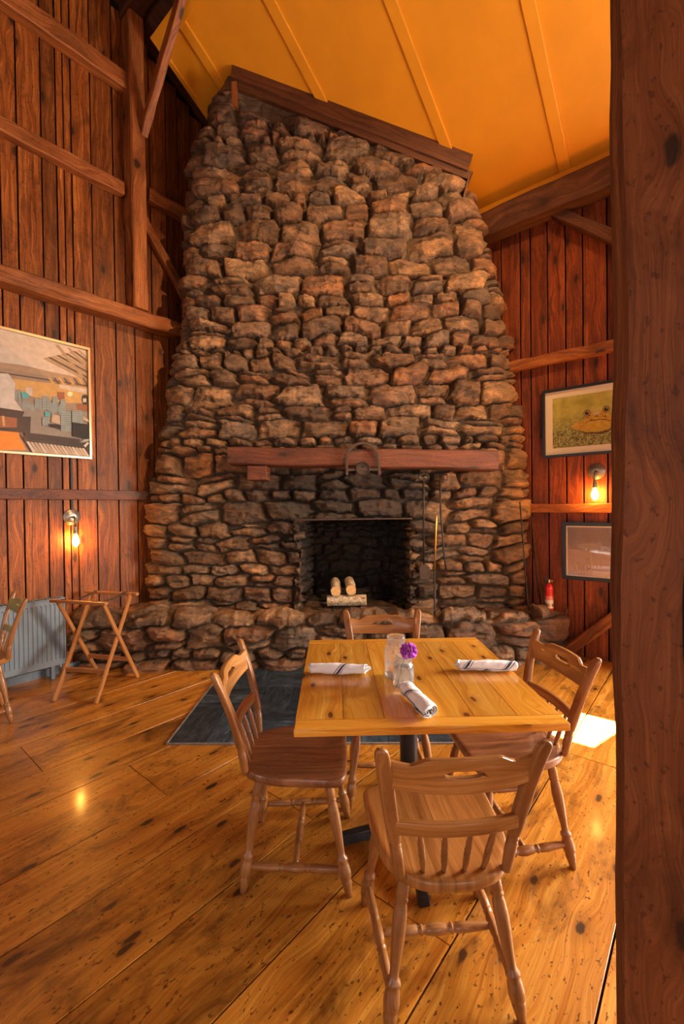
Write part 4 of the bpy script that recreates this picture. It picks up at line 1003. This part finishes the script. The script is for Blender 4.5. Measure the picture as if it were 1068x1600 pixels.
# right wall pictures: x to the right = b increasing; out of the wall = +a
MR = lambda b, h: ROOM @ Matrix.Translation((0, b, h)) @ Matrix.Rotation(PI/2, 4, 'Z')
pf = frame_set('framed_picture', 'black framed frog photograph on the right wall above the sconce', MR(3.275, 1.945), .835, .675, 'blackframe', .026, .032, .065)
def frogmat():
    m, nt, o = nodes('print_duckweed'); g = G(nt); tc = g.n('TexCoord').outputs['Object']; sp = g.n('SeparateXYZ'); g.put(sp.inputs[0], tc)
    n1 = g.noise(tc, 9, 3); n2 = g.noise(tc, 75, 4, .7)
    top = g.ramp(n1, [(.35, (.42, .36, .05)), (.65, (.66, .58, .12))]); bot = g.ramp(n2, [(.4, (.05, .045, .012)), (.52, (.36, .34, .08)), (.65, (.58, .55, .26))])
    fz = g.math('DIVIDE', g.math('SUBTRACT', sp.outputs[2], .24), .18, clamp=True)
    b = g.n('BsdfPrincipled'); g.put(b.inputs['Base Color'], g.mix(fz, bot, top)); b.inputs['Roughness'].default_value = .6; g.put(o.inputs[0], b); return m
def frog():
    mats = [frogmat(), flat('frog', (.66, .36, .03), .3, 60), flat('frogdark', (.10, .055, .012), .4), flat('frogbelly', (.66, .40, .03), .15, 30), flat('eye', (.010, .008, .006)), flat('gold', (.62, .42, .12)), flat('nose', (.62, .52, .36))]
    mb = MB(); w, h = .835, .675; i = .026+.065
    mb.poly([(i, -.0084, i), (w-i, -.0084, i), (w-i, -.0084, h-i), (i, -.0084, h-i)], 0)
    cx, cz = .478, .305; k = .16
    def T(pts): return [(cx+x*k, cz+z*k) for x, z in pts]
    shape(mb, T([(-1.35, -.1), (-1.0, .15), (-.7, .1), (-.8, -.35), (-1.2, -.3)]), 1, 1)
    shape(mb, T([(-.86, -.45), (-.72, .05), (-.58, .42), (-.40, .66), (-.1, .62), (.1, .62), (.40, .70), (.62, .42), (.84, .0), (.90, -.25), (.78, -.40), (.3, -.52), (-.3, -.52)]), 2, 1)
    shape(mb, T([(-.84, -.47), (-.6, -.5), (-.62, -.1), (-.3, .12), (.2, .14), (.62, .02), (.84, -.28), (.75, -.42), (.3, -.55), (-.4, -.55)]), 3, 3)
    shape(mb, T([(-.72, -.05), (-.35, .14), (.2, .17), (.70, .03), (.70, -.01), (.2, .12), (-.35, .09)]), 4, 2)
    shape(mb, T([(-.84, -.40), (-.6, -.52), (0, -.60), (.5, -.56), (.85, -.35), (.88, -.42), (.5, -.66), (0, -.68), (-.6, -.62)]), 4, 2)
    for ex in (-.50, .50):
        ez = .60 if ex < 0 else .68
        shape(mb, T([(ex+.20*math.cos(a), ez+.20*math.sin(a)) for a in [2*PI*q/20 for q in range(20)]]), 5, 2)
        shape(mb, T([(ex+.165*math.cos(a), ez+.155*math.sin(a)) for a in [2*PI*q/20 for q in range(20)]]), 6, 5)
        shape(mb, T([(ex+.12*math.cos(a), ez+.12*math.sin(a)) for a in [2*PI*q/20 for q in range(20)]]), 7, 4)
        shape(mb, T([(ex+.04+.03*math.cos(a), ez+.05+.03*math.sin(a)) for a in [2*PI*q/10 for q in range(10)]]), 8, 6)
    shape(mb, T([(-.18, .50), (-.1, .60), (.1, .62), (.2, .52), (.1, .45), (-.1, .44)]), 6, 6)
    rng = random.Random(3)
    for q in range(14):
        a, z = rng.uniform(-.7, .7), rng.uniform(.16, .42); r_ = rng.uniform(.02, .045); shape(mb, T([(a+r_*math.cos(t), z+r_*math.sin(t)) for t in [2*PI*u/8 for u in range(8)]]), 5, 2)
    mb.build('print', mats, pf)
frog()
pn = frame_set('framed_picture', 'black framed pale print on the right wall below the lower rail', MR(3.448, .745), .80, .56, 'blackframe', .036, .030, .012)
mb = MB(); mats = [flat('blush', (.52, .36, .29), .08, 6), flat('mauve', (.30, .22, .215), .12, 8)]
mb.poly([(.048, -.0084, .048), (.752, -.0084, .048), (.752, -.0084, .512), (.048, -.0084, .512)], 0)
shape(mb, [(.048, .30), (.30, .285), (.752, .25), (.752, .512), (.048, .512)], 1, 1); mb.build('print', mats, pn)

# ------------------------------------------------------------------ radiator
rt = thing('panel_radiator', 'blue grey ribbed panel radiator on left wall under the sconce', 'radiator', M4=roomat(3.31, .06, 0))
def ribs():
    mb = MB(); Lx = 1.4; z0, z1 = .115, .690; n = int(Lx/.0335); prof = []
    prof.append((0, .085)); x = .012
    for i in range(n):
        prof += [(x, .085), (x+.004, .078), (x+.014, .078), (x+.018, .085)]; x += .0335
    prof.append((Lx, .085))
    for (x0, y0), (x1, y1) in zip(prof, prof[1:]):
        k = len(mb.v)
        rows = [(z0, .085, .085), (z0+.045, .085, .085), (z0+.055, y0, y1), (z1-.040, y0, y1), (z1-.030, .085, .085), (z1, .085, .085)]
        for (za, a0, a1), (zb, b0, b1) in zip(rows, rows[1:]):
            k = len(mb.v); mb.v += [(x0, a0, za), (x1, a1, za), (x1, b1, zb), (x0, b0, zb)]; mb.quad(range(k, k+4), [(x0, za), (x1, za), (x1, zb), (x0, zb)])
    return mb
ribs().build('front_panel', 'radiator', rt)
MB().box((.7, .010, .40), (1.4, .012, .575)).box((.7, .0755, .40), (1.4, .003, .575)).build('rear_panel', 'radiator', rt)
MB().box((.003, .045, .4), (.006, .085, .58)).build('side_cover', 'radiator', rt, bevel=.001)
mb = MB()
for i in range(58): mb.box((.014+i*.024, .045, .700), (.006, .075, .012))
mb.box((.7, .084, .700), (1.4, .006, .014)).box((.7, .008, .700), (1.4, .006, .014)); mb.build('top_grille', 'base', rt)
for x in (.10, 1.2): MB().box((x, .05, .052), (.03, .05, .125)).build('foot', 'base', rt, bevel=.003)
MB().lathe((.035, .05, .02), (.035, .05, .12), [(0, .006), (.3, .006), (.35, .013), (.7, .015), (1, .012)], 14).build('valve', 'pewter', rt)
MB().tube([(.09, .05, .115), (.09, .05, .07), (.088, .03, .02), (.088, .03, .0)], .008, 10).build('pipe', 'brass', rt)

# ------------------------------------------------------------------ folding tray stand
ts = thing('folding_tray_stand', 'folding wooden tray stand open beside the radiator', 'tray stand', (-2.1, 3.73, 0))
O = Vector((2.1, -3.73, 0)); TT = .72
A0, A1 = Vector((-2.25, 3.42, 0)), Vector((-1.895, 3.37, 0)); B0, B1 = Vector((-2.235, 4.00, 0)), Vector((-1.83, 3.90, 0))
RA0, RA1 = Vector((-2.40, 4.13, TT)), Vector((-1.84, 3.97, TT)); RB0, RB1 = Vector((-2.46, 3.73, TT)), Vector((-1.91, 3.58, TT))
def lerp(a, b, t): return a+(b-a)*t
tA0, tA1 = lerp(RA0, RA1, .14), lerp(RA0, RA1, .88); tB0, tB1 = lerp(RB0, RB1, .12), lerp(RB0, RB1, .94)
def slat(p, q, w=.038, t=.017):
    return MB().beam(p+O, q+O, t, w, up=(0, 1, .2), r=random.random())
for a, b in ((A0, tA0), (A1, tA1), (B0+Vector((.012, 0, 0)), tB0), (B1-Vector((-.012, 0, 0)), tB1)): slat(a, b).build('leg', 'tray', ts, bevel=.003)
for a, b in ((RA0, RA1), (RB0, RB1)): MB().beam(a+O, b+O, .040, .026, r=.4).build('top_rail', 'tray', ts, bevel=.006)
for (a, ta), (b, tb_) in (((A0, tA0), (A1, tA1)), ((B0, tB0), (B1, tB1))): MB().beam(lerp(a, ta, .26)+O, lerp(b, tb_, .26)+O, .016, .036, r=.6).build('stretcher', 'tray', ts, bevel=.002)
for q in (.22, .78):
    a, b = lerp(RA0, RA1, q)+O, lerp(RB0, RB1, q)+O; pts = [lerp(a, b, t)+Vector((0, 0, .014-.028*math.sin(PI*t))) for t in [i/10 for i in range(11)]]
    secs = [[p_+Vector((-.02, 0, 0)), p_+Vector((.02, 0, 0)), p_+Vector((.02, 0, .003)), p_+Vector((-.02, 0, .003))] for p_ in pts]
    MB().loft(secs).build('webbing_strap', 'strap', ts)

# ------------------------------------------------------------------ light
w = bpy.data.worlds.new('world'); S.world = w; w.use_nodes = True; nt = w.node_tree; nt.nodes.clear()
bg = nt.nodes.new('ShaderNodeBackground'); sk = nt.nodes.new('ShaderNodeTexSky'); out = nt.nodes.new('ShaderNodeOutputWorld')
sk.sky_type = 'NISHITA'; sk.sun_disc = False; sk.sun_elevation = R(50); nt.links.new(sk.outputs[0], bg.inputs[0]); bg.inputs[1].default_value = .25; nt.links.new(bg.outputs[0], out.inputs[0])
sun = bpy.data.lights.new('sun', 'SUN'); sun.energy = 260; sun.angle = R(.6); sun.color = (1, .93, .80); so = bpy.data.objects.new('sun', sun); COL.objects.link(so)
toward = (D1*1.-D2*.28+Vector((0, 0, 1.55))).normalized(); so.rotation_euler = toward.to_track_quat('Z', 'Y').to_euler()
def area(name, a, b, h, da, db, dh, sx, sy, e, col=(1, .93, .82)):
    l = bpy.data.lights.new(name, 'AREA'); l.shape = 'RECTANGLE'; l.size = sx; l.size_y = sy; l.energy = e; l.color = col
    o = bpy.data.objects.new(name, l); COL.objects.link(o)
    d = -(D1*da)-(D2*db)+Vector((0, 0, dh)); q = (-d).normalized()
    x = Vector((0, 0, 1)).cross(q).normalized(); y = q.cross(x); m = Matrix((x, y, q)).transposed().to_4x4(); m.translation = W(a, b, h); o.matrix_world = m
    return o
for i, H in enumerate(HOLES_R[1:]): area('window_daylight', .06, (H[0]+H[1])/2, (H[2]+H[3])/2, 1, 0, 0, H[1]-H[0], H[3]-H[2], 400, (1, .91, .77))
for i, H in enumerate(HOLES_F): area('window_daylight', (H[0]+H[1])/2, DEPTH_B-.05, (H[2]+H[3])/2, 0, -1, 0, H[1]-H[0], H[3]-H[2], 30, (1, .94, .86))
for i, H in enumerate(HOLES_B): area('window_daylight', DEPTH_A-.05, (H[0]+H[1])/2, (H[2]+H[3])/2, -1, 0, 0, H[1]-H[0], H[3]-H[2], 40, (1, .94, .86))
def spot(a, b, h, tgt, e, ang, col=(1, .60, .27), rad=.05):
    l = bpy.data.lights.new('added_warm_spot', 'SPOT'); l.energy = e; l.spot_size = R(ang); l.spot_blend = .7; l.color = col; l.shadow_soft_size = rad
    o = bpy.data.objects.new('added_warm_spot', l); COL.objects.link(o); o.location = W(a, b, h); o.rotation_euler = (Vector(tgt)-o.location).to_track_quat('-Z', 'Y').to_euler()
spot(2.4, 6.2, 5.6, (.3, 4.4, 3.0), 1250, 56)  # added lamp without a fixture, throws warm raking light on the chimney stones
S.view_settings.view_transform = 'Standard'; S.view_settings.look = 'None'; S.view_settings.exposure = 0.; S.view_settings.gamma = 1.; S.view_settings.use_curve_mapping = False
